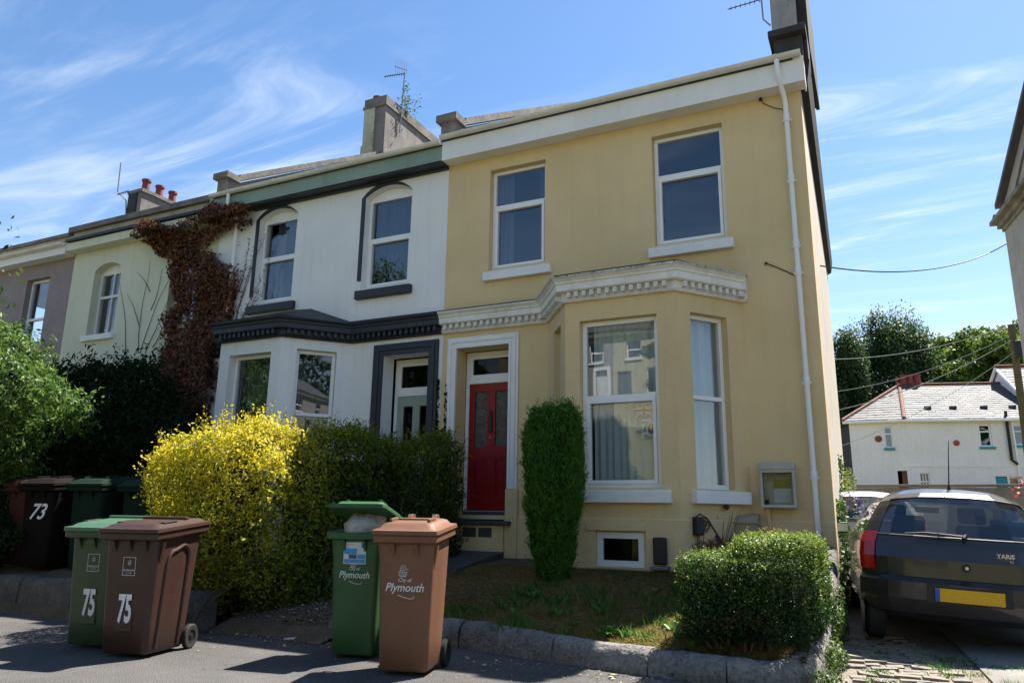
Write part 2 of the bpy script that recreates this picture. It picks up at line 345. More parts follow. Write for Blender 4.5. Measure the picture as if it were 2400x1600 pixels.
def window(house, fr, a, b, c, d, transom, deep=.12, fw=.055, sash_low=True, mat=None, sill=None, sillmat=None, bars=0, arch=0.0, curtain=None, label=None, glass=None, opened=0.0):
    """window part of a house: frame > pane, pane, sash, sill, curtain. Rectangle a..b, c..d of the wall frame, set back by deep"""
    mat = mat or UPVC; o1, o0 = -deep, -deep-.07
    g = .004; mb = MB(fr); ring_frame(mb, a+g, b-g, c+g, d-arch-g, fw, o0, o1)
    if arch:   # board filling the arch head
        pts = arc(a+g, b-g, d-arch, arch-g); poly = pts+[(b-g, d-arch-g), (a+g, d-arch-g)]
        mb.prism(poly, o0+.01, o1-.005, 'y')
    if transom: mb.box(a+fw+g, b-fw-g, o0+.003, o1+.006, transom-.028, transom+.028)
    w = obj('window', mb, mat, house, bevel=.004, label=label)
    dd = d-arch
    zs = [(c+fw, (transom or dd-fw+.028)-.028), (transom+.028, dd-fw)] if transom else [(c+fw, dd-fw)]
    for k, (z0, z1) in enumerate(zs):
        i0, i1 = a+fw+g, b-fw-g
        if k == 0 and sash_low:
            m2 = MB(fr); ring_frame(m2, i0+.001, i1-.001, z0+.001, z1-.001, .045, o0+.015, o1+.018); obj('sash', m2, mat, w, bevel=.004)
            z0 += .045; z1 -= .045; i0 += .045; i1 -= .045
        if bars:
            m3 = MB(fr)
            for q in range(1, bars+1):
                s = i0+(i1-i0)*q/(bars+1); m3.box(s-.014, s+.014, o0+.012, o1-.004, z0, z1)
            obj('glazing_bar', m3, mat, w)
        m4 = MB(fr); m4.box(i0-.006, i1+.006, o0+.028, o0+.036, z0-.006, z1+.006); obj('pane', m4, glass or GLASS, w)
    if sill:
        sa, sb, sz0, sz1, so = sill; m5 = MB(fr)
        m5.hexa([(sa, -deep+.0, sz0), (sb, -deep+.0, sz0), (sb, so, sz0), (sa, so, sz0), (sa, -deep, sz1+.015), (sb, -deep, sz1+.015), (sb, so, sz1), (sa, so, sz1)])
        obj('sill', m5, sillmat or PAINTW, w, bevel=.012)
    if curtain:
        for (u0, u1, m) in curtain:
            m6 = MB(fr); n = max(10, int((u1-u0)*70)); rows = []
            for zz in (c-.05, (c+d)/2, d+.03):
                rows.append([(u0+(u1-u0)*k/n, o0-.10+.022*math.sin(k*.95+u0*9+zz*.4)+.012*math.sin(k*.41), zz) for k in range(n+1)])
            m6.rings(rows, closed=False); obj('curtain', m6, m, w, smooth=True)
    return w

# ------------------------------------------------------------------ foliage helpers
def pnoise(p, f, seed=0):
    """cheap smooth 3-D noise in about -1..1"""
    rs = np.random.default_rng(seed); out = np.zeros(len(p))
    for k in range(6):
        d = rs.normal(size=3); d /= np.linalg.norm(d); ph = rs.uniform(0, 6.28); ff = f*rs.uniform(.7, 1.6)
        out += np.sin(p@d*ff + ph + 1.3*np.sin(p@rs.normal(size=3)*ff*.6+ph*2))
    return out/3.2
def leaf_mesh(name, P, N, size, mat, parent, aspect=.5, tint=None, fold=.25, jitter=.6, droop=0.0, sizevar=.35, kind=None, rng=RNG):
    """leaf-shaped faces: centres P, facing N with random twist"""
    n = len(P); N = N+rng.normal(size=(n, 3))*jitter; N[:, 2] += .15
    N /= np.linalg.norm(N, axis=1)[:, None]+1e-9
    T = rng.normal(size=(n, 3)); T[:, 2] += droop; T -= N*np.sum(T*N, 1)[:, None]; T /= np.linalg.norm(T, axis=1)[:, None]+1e-9
    B = np.cross(N, T); s = size*(1+sizevar*rng.uniform(-1, 1, n))[:, None]
    base = P-T*s*.5; tip = P+T*s*.5; l = P+B*s*aspect*.5+N*s*fold*aspect*.5-T*s*.05; r = P-B*s*aspect*.5+N*s*fold*aspect*.5-T*s*.05
    V = np.stack([base, r, tip, l], 1).reshape(-1, 3).astype(np.float32)
    me = bpy.data.meshes.new(name); me.vertices.add(4*n); me.vertices.foreach_set('co', V.ravel())
    me.loops.add(4*n); me.loops.foreach_set('vertex_index', np.arange(4*n, dtype=np.int32))
    me.polygons.add(n); me.polygons.foreach_set('loop_start', np.arange(0, 4*n, 4, dtype=np.int32)); me.polygons.foreach_set('loop_total', np.full(n, 4, np.int32))
    at = me.attributes.new('tint', 'FLOAT', 'FACE'); t = rng.uniform(0, 1, n) if tint is None else np.clip(tint, 0, 1)
    at.data.foreach_set('value', t.astype(np.float32)); me.update(calc_edges=True); me.materials.append(mat)
    o = bpy.data.objects.new(name, me); link(o, parent)
    if kind: o['kind'] = kind
    return o
def sample_shell(f, lo, hi, n, depth, rng=RNG, power=1.6):
    """random points with -depth < f < 0 (denser at the surface) and outward normals"""
    lo, hi = np.array(lo, float), np.array(hi, float); out = []; tot = 0
    while tot < n:
        p = rng.uniform(lo, hi, (60000, 3)); v = f(p); keep = (v < 0) & (v > -depth)
        keep &= rng.uniform(0, 1, len(p)) < (1+v/depth)**power
        q = p[keep]; out.append(q); tot += len(q)
        if len(out) > 400: break
    P = np.concatenate(out)[:n]; e = .02
    N = np.stack([f(P+np.eye(3)[k]*e)-f(P-np.eye(3)[k]*e) for k in range(3)], 1); N /= np.linalg.norm(N, axis=1)[:, None]+1e-9
    return P, N
def sd_box(p, c, h, r):
    q = np.abs(p-np.array(c))-(np.array(h)-r); return np.linalg.norm(np.maximum(q, 0), axis=1)+np.minimum(q.max(1), 0)-r
def sd_ell(p, c, h):
    k = np.linalg.norm((p-np.array(c))/np.array(h), axis=1); return (k-1)*min(h)
def sprays(P, N, n, ln, per, rng=RNG, up=.3):
    """leaf positions along short shoots that stick out of a crown"""
    k = rng.choice(len(P), n); p, d = P[k], N[k]+rng.normal(size=(n, 3))*.35; d[:, 2] += up; d /= np.linalg.norm(d, axis=1)[:, None]; L = ln*rng.uniform(.4, 1.2, n)
    t = np.tile(np.linspace(.1, 1, per), n); i = np.repeat(np.arange(n), per)
    return p[i]+d[i]*(L[i]*t)[:, None]+rng.normal(size=(n*per, 3))*.02*ln/.25, d[i]*.4+rng.normal(size=(n*per, 3))*.6
def core_box(name, c, h, parent, mat=None, rz=0.0):
    mb = MB(); bx = []
    x, y, z = h
    for t, s in ((-1, .8), (-.7, 1), (.7, 1), (1, .8)):
        bx.append([(math.cos(2*math.pi*k/16)*x*s*(1/max(abs(math.cos(2*math.pi*k/16)), abs(math.sin(2*math.pi*k/16))))**.7, math.sin(2*math.pi*k/16)*y*s*(1/max(abs(math.cos(2*math.pi*k/16)), abs(math.sin(2*math.pi*k/16))))**.7, t*z) for k in range(16)])
    bx = [[(c[0]+math.cos(rz)*a-math.sin(rz)*b, c[1]+math.sin(rz)*a+math.cos(rz)*b, c[2]+d) for a, b, d in rg] for rg in bx]
    mb.rings(bx); return obj(name, mb, mat or CORE, parent, smooth=True)
def limb_tree(mb, base, top, r0, nlimb, spread, seed, lo=.35):
    rs = random.Random(seed); base, top = Vector(base), Vector(top); H = (top-base)
    pts = [base+H*t+Vector((rs.uniform(-1, 1), rs.uniform(-1, 1), 0))*r0*1.2*t for t in (0, .15, .35, .6, .85, 1)]
    mb.tube(pts, [r0*1.3, r0, r0*.85, r0*.6, r0*.3, r0*.08], 9)
    for k in range(nlimb):
        t = lo+(.95-lo)*k/nlimb; p = base+H*t; a = rs.uniform(0, 6.28); ln = spread*(1.15-t)*rs.uniform(.7, 1.2)
        d = Vector((math.cos(a), math.sin(a), rs.uniform(.3, .9))); e = p+d*ln
        mb.tube([p, p+d*ln*.45+Vector((0, 0, -.03*ln)), e], [r0*.45*(1.1-t), r0*.28*(1.1-t), r0*.06], 6)
# ------------------------------------------------------------------ the setting
def hz(y):
    ys = (-900, -70, -46, -34, -16, -6, 2, 12, 30, 60, 900); zs = (16, 11, 9.2, 5.0, -.2, -.16, -.02, .5, 1.7, 4.6, 14)
    return float(np.interp(y, ys, zs))
gb = MB(); gx = [-900, -300, -120, -60, -30, -15, -8, -3, 0, 3, 8, 15, 30, 60, 120, 300, 900]
gy = [-900, -300, -120, -70, -58, -46, -40, -34, -25, -16, -10, -6, -2, 2, 6, 12, 20, 30, 40, 50, 60, 120, 300, 900]
gi = [[gb.P(x, y, hz(y)) for x in gx] for y in gy]
for j in range(len(gy)-1):
    for i in range(len(gx)-1): gb.f.append([gi[j][i], gi[j][i+1], gi[j+1][i+1], gi[j+1][i]])
struct('ground', gb, GRASSG)
struct('road', MB().box(-120, 120, -15.2, -7.02, -.5, -.12), ROAD)
struct('pavement', MB().box(-120, 40, -6.9, -3.3, -.4, 0.0), ASPH)
kb = MB()
for k in range(60): kb.box(-44+k*.92, -44+k*.92+.912, -7.02, -6.9, -.4, .005)
struct('kerb', kb, KERB)
struct('pavement_opposite', MB().box(-120, 120, -17.2, -15.2, -.4, -.005), ASPH)
# driveway: bed of sand under single stones; concrete strip to its right
struct('driveway', MB().hexa([(-.9, -4.2, -.3), (6, -4.2, -.3), (6, 16, -.3), (-.9, 16, -.3), (-.9, -4.2, -.015), (6, -4.2, -.015), (6, 16, .62), (-.9, 16, .62)]), EARTH)
def drive_z(y): return -.015+.635*(y+4.2)/20.2

# lawns (raised banks behind the low walls)
def lawn_z(y): return float(np.interp(y, (-4.15, -3.95, -3.6, -2.6, -1.4, -.5), (-.03, .06, .17, .32, .50, .60)))
def lawn_front(x): return float(np.interp(x, (-4.85, -4.7, -3.6, -2.6, -1.7, -1.15, -.75), (-4.2, -3.5, -3.48, -3.68, -3.8, -3.84, -3.65)))
def lawn(name, x0, x1, ys, dx=0.0, zf=lawn_z):
    mb = MB(); n = 40; rows = []
    for y in ys:
        row = []
        for k in range(n+1):
            x = x0+(x1-x0)*k/n; yy = max(y, lawn_front(x)) if name == 'lawn' else y
            row.append(mb.P(x, yy, zf(yy)+.007*math.sin(k*1.7+y*3)+.006*math.sin(k*.63-y*5)))
        rows.append(row)
    for a, b in zip(rows, rows[1:]):
        for k in range(n): mb.f.append([a[k], a[k+1], b[k+1], b[k]])
    return struct(name, mb, EARTH, True)
lawn('lawn', -6.3, -.62, [-4.2+.2*k for k in range(22)])
lawn('front_garden', -22, -6.3, [-4.35+.15*k for k in range(30)], zf=lambda y: float(np.interp(y, (-4.3, -4.1, -3.7, -.5), (-.05, .30, .45, .62))))
struct('front_path', MB().hexa([(-5.75, -1.6, .3), (-4.85, -1.6, .3), (-4.85, -.3, .3), (-5.75, -.3, .3), (-5.75, -1.6, .545), (-4.85, -1.6, .545), (-4.85, -.3, .70), (-5.75, -.3, .70)]), STEPM)

# ------------------------------------------------------------------ yellow house
XD, XC, YB = -6.155, -.54, -.88           # party line, right corner, bay front
BL0, BL1, BR1, BR0 = -4.30, -3.68, -2.18, -1.50
yh = thing('yellow_house', ((XD+XC)/2, 4, .6), 'yellow rendered end of terrace house with red front door and bay window', 'house')
ops = [(-2.644, -1.617, 5.0, 6.733, 0), (-5.355, -4.367, 5.0, 6.733, 0), (-5.879, -4.946, 1.20, 3.765, 0), (BL0+.06, BR0-.06, 1.30, 3.9, 0)]
mb = MB(FACADE); wall_panel(mb, XD, XC, -.2, 7.2, ops); obj('front_wall', mb, YEL, yh)
# gable wall, running slightly inwards; back wall
mb = MB(); mb.hexa([(XC-.3, .302, -.2), (XC, .302, -.2), (-.75, 9, -.2), (-1.05, 9, -.2), (XC-.3, .302, 7.2), (XC, .302, 7.2), (-.75, 9, 7.2), (-1.05, 9, 7.2)])
obj('gable_wall', mb, GABLE, yh, label='pale sunlit side wall')
obj('back_wall', MB().box(XD+.2, -1.06, 8.7, 9, -.2, 7.2), GABLE, yh)
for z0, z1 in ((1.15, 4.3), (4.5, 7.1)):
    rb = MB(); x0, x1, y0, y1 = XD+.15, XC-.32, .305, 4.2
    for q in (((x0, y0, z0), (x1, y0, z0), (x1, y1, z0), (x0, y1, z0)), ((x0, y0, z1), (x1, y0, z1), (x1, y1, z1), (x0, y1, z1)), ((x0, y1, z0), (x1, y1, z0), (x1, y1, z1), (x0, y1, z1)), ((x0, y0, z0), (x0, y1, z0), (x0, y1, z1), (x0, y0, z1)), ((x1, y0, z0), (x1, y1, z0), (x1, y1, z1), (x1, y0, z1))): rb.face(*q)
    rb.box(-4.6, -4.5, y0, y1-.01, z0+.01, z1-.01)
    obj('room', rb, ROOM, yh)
# bay: three facets
FL = frame_at(BL0, 0, BL1-BL0, YB); FF = frame_at(0, YB, 1, 0); FR = frame_at(BR1, YB, BR0-BR1, -YB)
LL = math.hypot(BL1-BL0, YB); LR = math.hypot(BR0-BR1, YB)
lo = (.34, .80, 1.55, 3.80, 0); ro = (.246, .857, 1.55, 3.79, 0)
mb = MB(FL); wall_panel(mb, 0, LL, 0, 4.2, [lo], .2); obj('bay_side', mb, YEL, yh)
mb = MB(FF); wall_panel(mb, BL1, BR1, 0, 4.2, [(-3.474, -2.416, 1.55, 3.76, 0), (-3.27, -2.655, .60, 1.02, 0)], .2); obj('bay_front', mb, YEL, yh)
mb = MB(FR); wall_panel(mb, 0, LR, 0, 4.2, [ro], .2); obj('bay_side', mb, YEL, yh)
obj('bay_floor', MB().prism([(BL0+.2, -.01), (BR0-.2, -.01), (BR1-.1, YB+.22), (BL1+.1, YB+.22)], 1.18, 1.3, 'z'), ROOM, yh)
obj('cellar', MB().prism([(BL0+.2, -.01), (BR0-.2, -.01), (BR1-.1, YB+.3), (BL1+.1, YB+.3)], .3, 1.17, 'z'), ROOMD, yh)
# plinth swelling below the string line, in pieces so door and cellar openings stay clear
pp = [(BL0-.03, 0), (BL1-.012, YB-.0), (-3.27-.03, YB)]
prof = [(0.002, .2), (.03, .2), (.03, 1.17), (.018, 1.19), (.002, 1.19)]
pl = MB(); pl.sweep([(-4.85, 0), (BL0, 0), (BL1, YB), (-3.30, YB)], prof); pl.sweep([(-2.625, YB), (BR1, YB), (BR0, 0), (XC, 0)], prof)
pl.sweep([(-3.30, YB), (-2.625, YB)], [(.002, 1.05), (.03, 1.05), (.03, 1.17), (.018, 1.19), (.002, 1.19)])
obj('plinth', pl, YEL, yh)
obj('lintel', MB(FF).box(-3.385, -2.624, .032, .05, 1.035, 1.12), YEL, yh, bevel=.006)
# cornice with dentils, from the party line round the bay
cz = 4.03
cpath = [(XD, 0), (BL0, 0), (BL1, YB), (BR1, YB), (BR0, 0), (-1.40, 0)]
cprof = [(.002, cz), (.05, cz), (.065, cz+.022), (.05, cz+.045), (.05, cz+.125), (.13, cz+.13), (.145, cz+.145), (.145, cz+.225), (.165, cz+.235), (.17, cz+.26), (.195, cz+.285), (.215, cz+.30), (.215, cz+.318), (.002, cz+.33)]
cor = obj('cornice', MB().sweep(cpath, cprof), DIRTYW, yh)
obj('cornice_top', MB().sweep(cpath[1:], [(.2175, cz+.301), (.222, cz+.301), (.226, cz+.33), (.19, cz+.345), (.05, cz+.345), (.05, cz+.332), (.19, cz+.331)]), STAINW, cor, label='dirt streaked top edge')
den = mesh_only('dentil', MB().box(-.026, .026, -.075, .0, 0, .072), DIRTYW)
def dentils(path, parent, z, me, sp=.105, off=.05):
    n = len(path)
    for k in range(n-1):
        a, b = Vector(path[k]), Vector(path[k+1]); d = (b-a).normalized(); L = (b-a).length; nrm = Vector((d.y, -d.x))
        e0 = e1 = 0.04
        m = max(1, int((L-e0-e1)/sp)); st = (L-e0-e1)/m
        for q in range(m):
            p = a+d*(e0+st*(q+.5))+nrm*off
            inst(me, 'dentil', parent, (p.x, p.y, z), math.atan2(d.y, d.x))
dentils(cpath, cor, cz+.048, den)
# lead on the string and bay roof
obj('lead_flashing', MB().sweep([(XD, 0), (BL0, 0)], [(.002, cz+.332), (.205, cz+.326), (.21, cz+.338), (.002, cz+.375)]), LEAD, yh)
mb = MB(); e = .13; top = cz+.346
ring = [(BL0-.12, -.002), (BL1-.09, YB-.19), (BR1+.09, YB-.19), (BR0+.12, -.002)]; ridge = [(BL0+.25, -.002), (BL1+.35, -.40), (BR1-.35, -.40), (BR0-.25, -.002)]
A = [mb.P(x, y, top+.012) for x, y in ring]; B = [mb.P(x, y, top+.13) for x, y in ridge]; C_ = [mb.P(BL1+.5, -.002, top+.16), mb.P(BR1-.5, -.002, top+.16)]
for k in range(3): mb.f.append([A[k], A[k+1], B[k+1], B[k]])
mb.f.append([B[0], B[1], C_[0]]); mb.f.append([B[1], B[2], C_[1], C_[0]]); mb.f.append([B[2], B[3], C_[1]]); mb.f.append(A[::-1])
obj('bay_roof', mb, LEAD, yh)
# windows
SILL = .089
window(yh, FACADE, -2.644, -1.617, 5.0, 6.733, 6.10, deep=.11, sill=(-2.722, -1.533, 4.81, 4.955, SILL))
window(yh, FACADE, -5.355, -4.367, 5.0, 6.733, 6.10, deep=.11, sill=(-5.42, -4.256, 4.81, 4.955, SILL), curtain=[(-5.36, -5.05, CURT)])
wb = window(yh, FF, -3.474, -2.416, 1.55, 3.76, 2.72, deep=.10, fw=.06, sill=(-3.55, -2.29, 1.37, 1.525, .10), curtain=[(-3.36, -2.50, NET)])
window(yh, FR, *ro[:4], 2.70, deep=.10, sash_low=False, sill=(.16, 1.03, 1.37, 1.525, .10), curtain=[(.12, 1.0, NET)])
window(yh, FL, *lo[:4], 2.70, deep=.10, sash_low=False, sill=(.25, .9, 1.37, 1.525, .10), curtain=[(.3, .8, NET)])
window(yh, FF, -3.27, -2.655, .60, 1.02, None, deep=.02, fw=.075, sash_low=False, glass=GLASSK, label='small white framed cellar window at ground level')
# front door in its recess
di0, di1 = -5.879, -4.946
db = MB(FACADE); ring_frame(db, di0+.012, di1-.012, 1.2, 3.75, .06, -.36, -.29); db.box(di0+.073, di1-.073, -.355, -.285, 3.235, 3.33)
dfr = obj('door_frame', db, PAINTW, yh, bevel=.005)
fl = MB(FACADE); ring_frame(fl, di0+.074, di1-.074, 3.331, 3.688, .05, -.345, -.30); obj('fanlight_frame', fl, PAINTW, dfr)
obj('pane', MB(FACADE).box(di0+.125, di1-.125, -.326, -.320, 3.382, 3.638), GLASSK, dfr)
d0, d1 = di0+.076, di1-.076; dz0, dz1 = 1.262, 3.232; dw = d1-d0
door = MB(FACADE)
st = .10; door.box(d0, d0+st, -.345, -.30, dz0, dz1); door.box(d1-st, d1, -.345, -.30, dz0, dz1); mid = (d0+d1)/2; door.box(mid-.075, mid+.075, -.345, -.30, dz0+.22, dz0+.80); door.box(mid-.075, mid+.075, -.345, -.30, dz0+.97, dz1-.13)
for z0, z1 in ((dz0, dz0+.22), (dz0+.80, dz0+.97), (dz1-.13, dz1)): door.box(d0+st, d1-st, -.345, -.30, z0, z1)
dr = obj('door', door, REDD, yh, bevel=.004, label='red panelled front door with two glazed lights')
RIB = M('ribbed_glass', (.075, .085, .08), .35, var=.4, scale=30, fine=.5, bump=.6, bscale=14)
for s0, s1 in ((d0+st, mid-.075), (mid+.075, d1-st)):
    obj('panel', MB(FACADE).box(s0-.004, s1+.004, -.335, -.322, dz0+.21, dz0+.81), REDD, dr)
    f2 = MB(FACADE); ring_frame(f2, s0+.002, s1-.002, dz0+.222, dz0+.798, .02, -.321, -.308); obj('moulding', f2, REDD, dr)
    obj('glazed_light', MB(FACADE).box(s0-.004, s1+.004, -.335, -.325, dz0+.96, dz1-.12), RIB, dr)
    lb = MB(FACADE)
    for k in range(16):
        zz = dz0+1.0+k*.062; w_ = s1-s0
        lb.hexa([(s0+.004, -.3248, zz), (s0+.004, -.3248, zz+.006), (s1-.004, -.3248, zz-.09+.006), (s1-.004, -.3248, zz-.09), (s0+.004, -.321, zz), (s0+.004, -.321, zz+.006), (s1-.004, -.321, zz-.09+.006), (s1-.004, -.321, zz-.09)])
    obj('lead_strip', lb, LEAD, dr)
obj('door_knocker', MB(FACADE).box(mid-.028, mid+.028, -.299, -.272, 2.45, 2.80), BLACKP, dr, bevel=.01)
obj('keyhole', MB(FACADE).lathe([(.012, -.30), (.012, -.292), (.002, -.291)], (mid-.005, 0, 2.38), 10, 'y'), METAL, dr)
# moulded door surround
sur = MB(FACADE); so = [(-6.045, -4.79, 3.935)]
steps = [(-6.045, .035), (-6.005, .05), (-5.965, .038), (-5.93, .052), (-5.90, .028)]
xs = [-6.045, -6.005, -5.965, -5.925, -5.876]; th = [.035, .052, .036, .05, .028]
xr = [-4.79, -4.83, -4.87, -4.91, -4.949]; zt = [3.935, 3.893, 3.85, 3.808, 3.762]
for k in range(4):
    sur.box(xs[k], xs[k+1], .002, th[k], 1.58, zt[k]); sur.box(xr[k+1], xr[k], .002, th[k], 1.58, zt[k]); sur.box(xs[k+1], xr[k+1], .002, th[k], zt[k+1], zt[k])
obj('door_surround', sur, PAINTW, yh, bevel=.003)
for q in ((-6.07, -5.86), (-4.965, -4.77)): obj('surround_base', MB(FACADE).box(*q, .002, .06, .6, 1.575), YEL, yh, bevel=.006)
obj('doorstep', MB(FACADE).box(-5.9, -4.86, -.28, .17, 1.06, 1.12), STEPM, yh, bevel=.012)
obj('step_riser', MB(FACADE).box(-5.858, -4.967, -.28, .10, .5, 1.055), YEL, yh)
obj('threshold', MB(FACADE).box(-5.86, -4.965, -.36, -.282, 1.0, 1.255), STEPM, yh)
for q in range(2):
    vb = MB(FACADE); vb.box(-5.63+q*.26, -5.41+q*.26, .1005, .1015, .885, 1.02)
    for i in range(6):
        for j in range(4): vb.box(-5.62+q*.26+i*.034, -5.60+q*.26+i*.034, .101, .106, .90+j*.03, .918+j*.03)
    obj('air_brick', vb, STEPM, yh)
# fascia, soffit, gutter, downpipe
FB = 6.965
obj('fascia', MB().box(XD-.0, XC+.085, -.25, -.226, FB, 7.335), FASC, yh)
obj('soffit', MB().box(XD, XC+.06, -.224, -.002, FB+.004, FB+.02), FASC, yh)
obj('box_end', MB().box(XC+.062, XC+.084, -.224, .06, FB+.002, 7.30), FASC, yh)
def gutter(house, x0, x1, y, z, mat, brackets, name='gutter'):
    g = MB(); pr = []
    for k in range(9):
        a = math.pi*k/8; pr.append((y-.062*math.cos(a), z-.062*math.sin(a)))
    pr += [(y+.054*math.cos(math.pi*k/8), z-.054*math.sin(math.pi*k/8)) for k in range(9)]
    g.prism([(p[0], p[1]) for p in pr], x0, x1, 'x'); o = obj(name, g, mat, house, smooth=True)
    for x in brackets:
        b = MB(); b.prism([(y-.068*math.cos(math.pi*k/8), z-.068*math.sin(math.pi*k/8)+.004) for k in range(9)], x-.018, x+.018, 'x'); obj('gutter_bracket', b, mat, o)
    return o
gutter(yh, XD, XC+.06, -.314, 7.37, GUTW, [XD+.45+k*.98 for k in range(6)])
def downpipe(house, x, ytop, y, ztop, zbot, mat, joints, off=0.0):
    p = MB(); p.tube([(x, ytop, ztop), (x, ytop, ztop-.24), (x+.01, ytop+.02, ztop-.30), (x+.05+off, y-.03, ztop-.52), (x+.055+off, y, ztop-.60), (x+.055+off, y, zbot)], .034, 12)
    o = obj('downpipe', p, mat, house, smooth=True); X = x+.055+off
    for z in joints:
        j = MB(); j.lathe([(.040, -.06), (.042, -.055), (.042, .05), (.038, .06)], (X, y, z), 14); j.box(X-.06, X+.06, y+.03, y+.055, z-.03, z-.005); obj('pipe_collar', j, mat, o, smooth=True)
    return o
downpipe(yh, -.79, -.316, -.085, 7.36, .3, UPVC, [6.55, 5.65, 4.72, 4.35, 2.9, 1.72])
# roof, party parapet with raking coping, dark side eaves, chimney
obj('roof', MB().hexa([(XD, -.26, 7.30), (XC-.05, -.26, 7.30), (-.8, 9.3, 7.30), (XD, 9.3, 7.30), (XD, -.26, 7.36), (XC-.05, -.26, 7.36), (-2.0, 4.7, 10.2), (XD, 4.7, 10.2)]), SLATE, yh)
def party(house, x, y0=-.1, z0=7.35, y1=5.0, z1=10.55, w=.14, label=None):
    m = MB(); m.prism([(y0, z0), (y0+.28, z0), (y1, z1-.5), (y1, z1), (y0+.30, z0+.40), (y0+.30, z0+.37), (y0, z0+.37)], x-w, x+w, 'x'); a = obj('party_parapet', m, CHIM, house, label=label)
    c = MB(); c.prism([(y0+.27, z0+.42), (y1, z1+.01), (y1, z1+.13), (y0+.27, z0+.56)], x-w-.05, x+w+.05, 'x'); c.box(x-w-.06, x+w+.06, y0-.08, y0+.265, z0+.375, z0+.50); obj('coping', c, STONE, a)
party(yh, XD+.02, -.12, 7.36, 5.2, 10.85)
sd = MB(); sd.hexa([(XC+.002, .07, 7.07), (XC+.10, .07, 7.12), (-.66, 9.1, 7.12), (-.748, 9.1, 7.07), (XC+.002, .07, 7.44), (XC+.15, .07, 7.46), (-.62, 9.1, 7.36), (-.748, 9.1, 7.36)])
se = obj('side_eaves', sd, BROWNB, yh, label='dark brown boarded eaves along the side')
# kneeler stone and chimney stack
kn = MB(); kn.box(-.83, -.455, -.06, .5, 7.42, 7.79); kn.box(-.895, -.40, -.16, .55, 7.795, 7.90); kn.prism([(.10, 7.42), (.5, 7.42), (.5, 7.79), (.06, 7.79)], -.452, -.40, 'x'); obj('kneeler', kn, CHIMD, yh, bevel=.012)
chm = obj('chimney', MB().box(-1.27, -.76, 5.0, 8.1, 8.6, 13.2), CHIML, yh)
obj('chimney_cap', MB().box(-1.34, -.69, 4.92, 8.2, 13.2, 13.45), STONE, chm)
cc = MB(); z_ = 11.05
cc.prism([(-.758, z_), (-.70, z_), (-.70, z_-.05), (-.64, z_-.05), (-.64, z_-.10), (-.56, z_-.10), (-.56, 13.15), (-.758, 13.15)], 5.15, 8.0, 'y'); obj('slate_hanging', cc, BROWNB, chm)

# ------------------------------------------------------------------ white house
X0W = -11.45
wh = thing('white_house', ((XD+X0W)/2, 4, .6), 'white rendered terrace house with slate grey trim and arched upper windows', 'house')
WBL0, WBL1, WBR1, WBR0 = -10.85, -10.12, -8.75, -7.98
opw = [(-10.40, -9.455, 5.0, 6.86, .16), (-7.877, -6.889, 5.0, 6.86, .16), (-7.30, -6.40, 1.2, 3.765, 0), (WBL0+.06, WBR0-.06, 1.3, 3.95, 0)]
mb = MB(FACADE); wall_panel(mb, X0W, XD-.002, -.2, 7.2, opw); obj('front_wall', mb, WHT, wh)
obj('back_wall', MB().box(X0W, XD, 8.7, 9, -.2, 7.2), GABLE, wh)
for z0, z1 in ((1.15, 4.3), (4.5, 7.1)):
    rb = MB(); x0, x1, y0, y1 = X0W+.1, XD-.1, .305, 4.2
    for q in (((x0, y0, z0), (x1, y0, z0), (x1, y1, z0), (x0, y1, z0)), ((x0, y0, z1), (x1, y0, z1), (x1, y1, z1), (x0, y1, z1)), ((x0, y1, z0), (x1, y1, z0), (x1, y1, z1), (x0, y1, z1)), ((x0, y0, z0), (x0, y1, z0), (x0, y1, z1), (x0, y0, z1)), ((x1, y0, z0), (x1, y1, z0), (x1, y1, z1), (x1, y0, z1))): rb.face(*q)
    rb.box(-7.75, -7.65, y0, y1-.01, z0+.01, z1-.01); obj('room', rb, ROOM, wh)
GL = frame_at(WBL0, 0, WBL1-WBL0, YB); GF = frame_at(0, YB, 1, 0); GR = frame_at(WBR1, YB, WBR0-WBR1, -YB); LG = math.hypot(WBL1-WBL0, YB); LH = math.hypot(WBR0-WBR1, YB)
mb = MB(GL); wall_panel(mb, 0, LG, 0, 4.2, [(.3, .85, 1.55, 3.8, 0)], .2); obj('bay_side', mb, WHT, wh)
mb = MB(GF); wall_panel(mb, WBL1, WBR1, 0, 4.2, [(-9.89, -8.952, 1.55, 3.80, 0)], .2); obj('bay_front', mb, WHT, wh)
mb = MB(GR); wall_panel(mb, 0, LH, 0, 4.2, [(.265, .925, 1.55, 3.86, 0)], .2); obj('bay_side', mb, WHT, wh)
obj('bay_floor', MB().prism([(WBL0+.2, -.01), (WBR0-.2, -.01), (WBR1-.1, YB+.22), (WBL1+.1, YB+.22)], 1.18, 1.3, 'z'), ROOM, wh)
wpath = [(WBL0-.4, 0), (WBL0, 0), (WBL1, YB), (WBR1, YB), (WBR0, 0), (XD-.003, 0)]
wc = obj('cornice', MB().sweep(wpath, cprof), SLATEP, wh)
den2 = mesh_only('dentil', MB().box(-.026, .026, -.075, .0, 0, .072), SLATEP); dentils(wpath, wc, cz+.048, den2)
obj('lead_flashing', MB().sweep([(WBR0, 0), (XD-.003, 0)], [(.002, cz+.332), (.205, cz+.326), (.21, cz+.338), (.002, cz+.375)]), LEAD, wh)
mb = MB(); top = cz+.335; ring = [(WBL0-.12, -.002), (WBL1-.09, YB-.19), (WBR1+.09, YB-.19), (WBR0+.12, -.002)]
A = [mb.P(x, y, top) for x, y in ring]; B = [mb.P(WBL1+.15, -.35, top+.20), mb.P(WBR1-.30, -.35, top+.30)]; C_ = [mb.P(WBL0+.45, -.002, top+.26), mb.P(WBR1-.2, -.002, top+.40)]
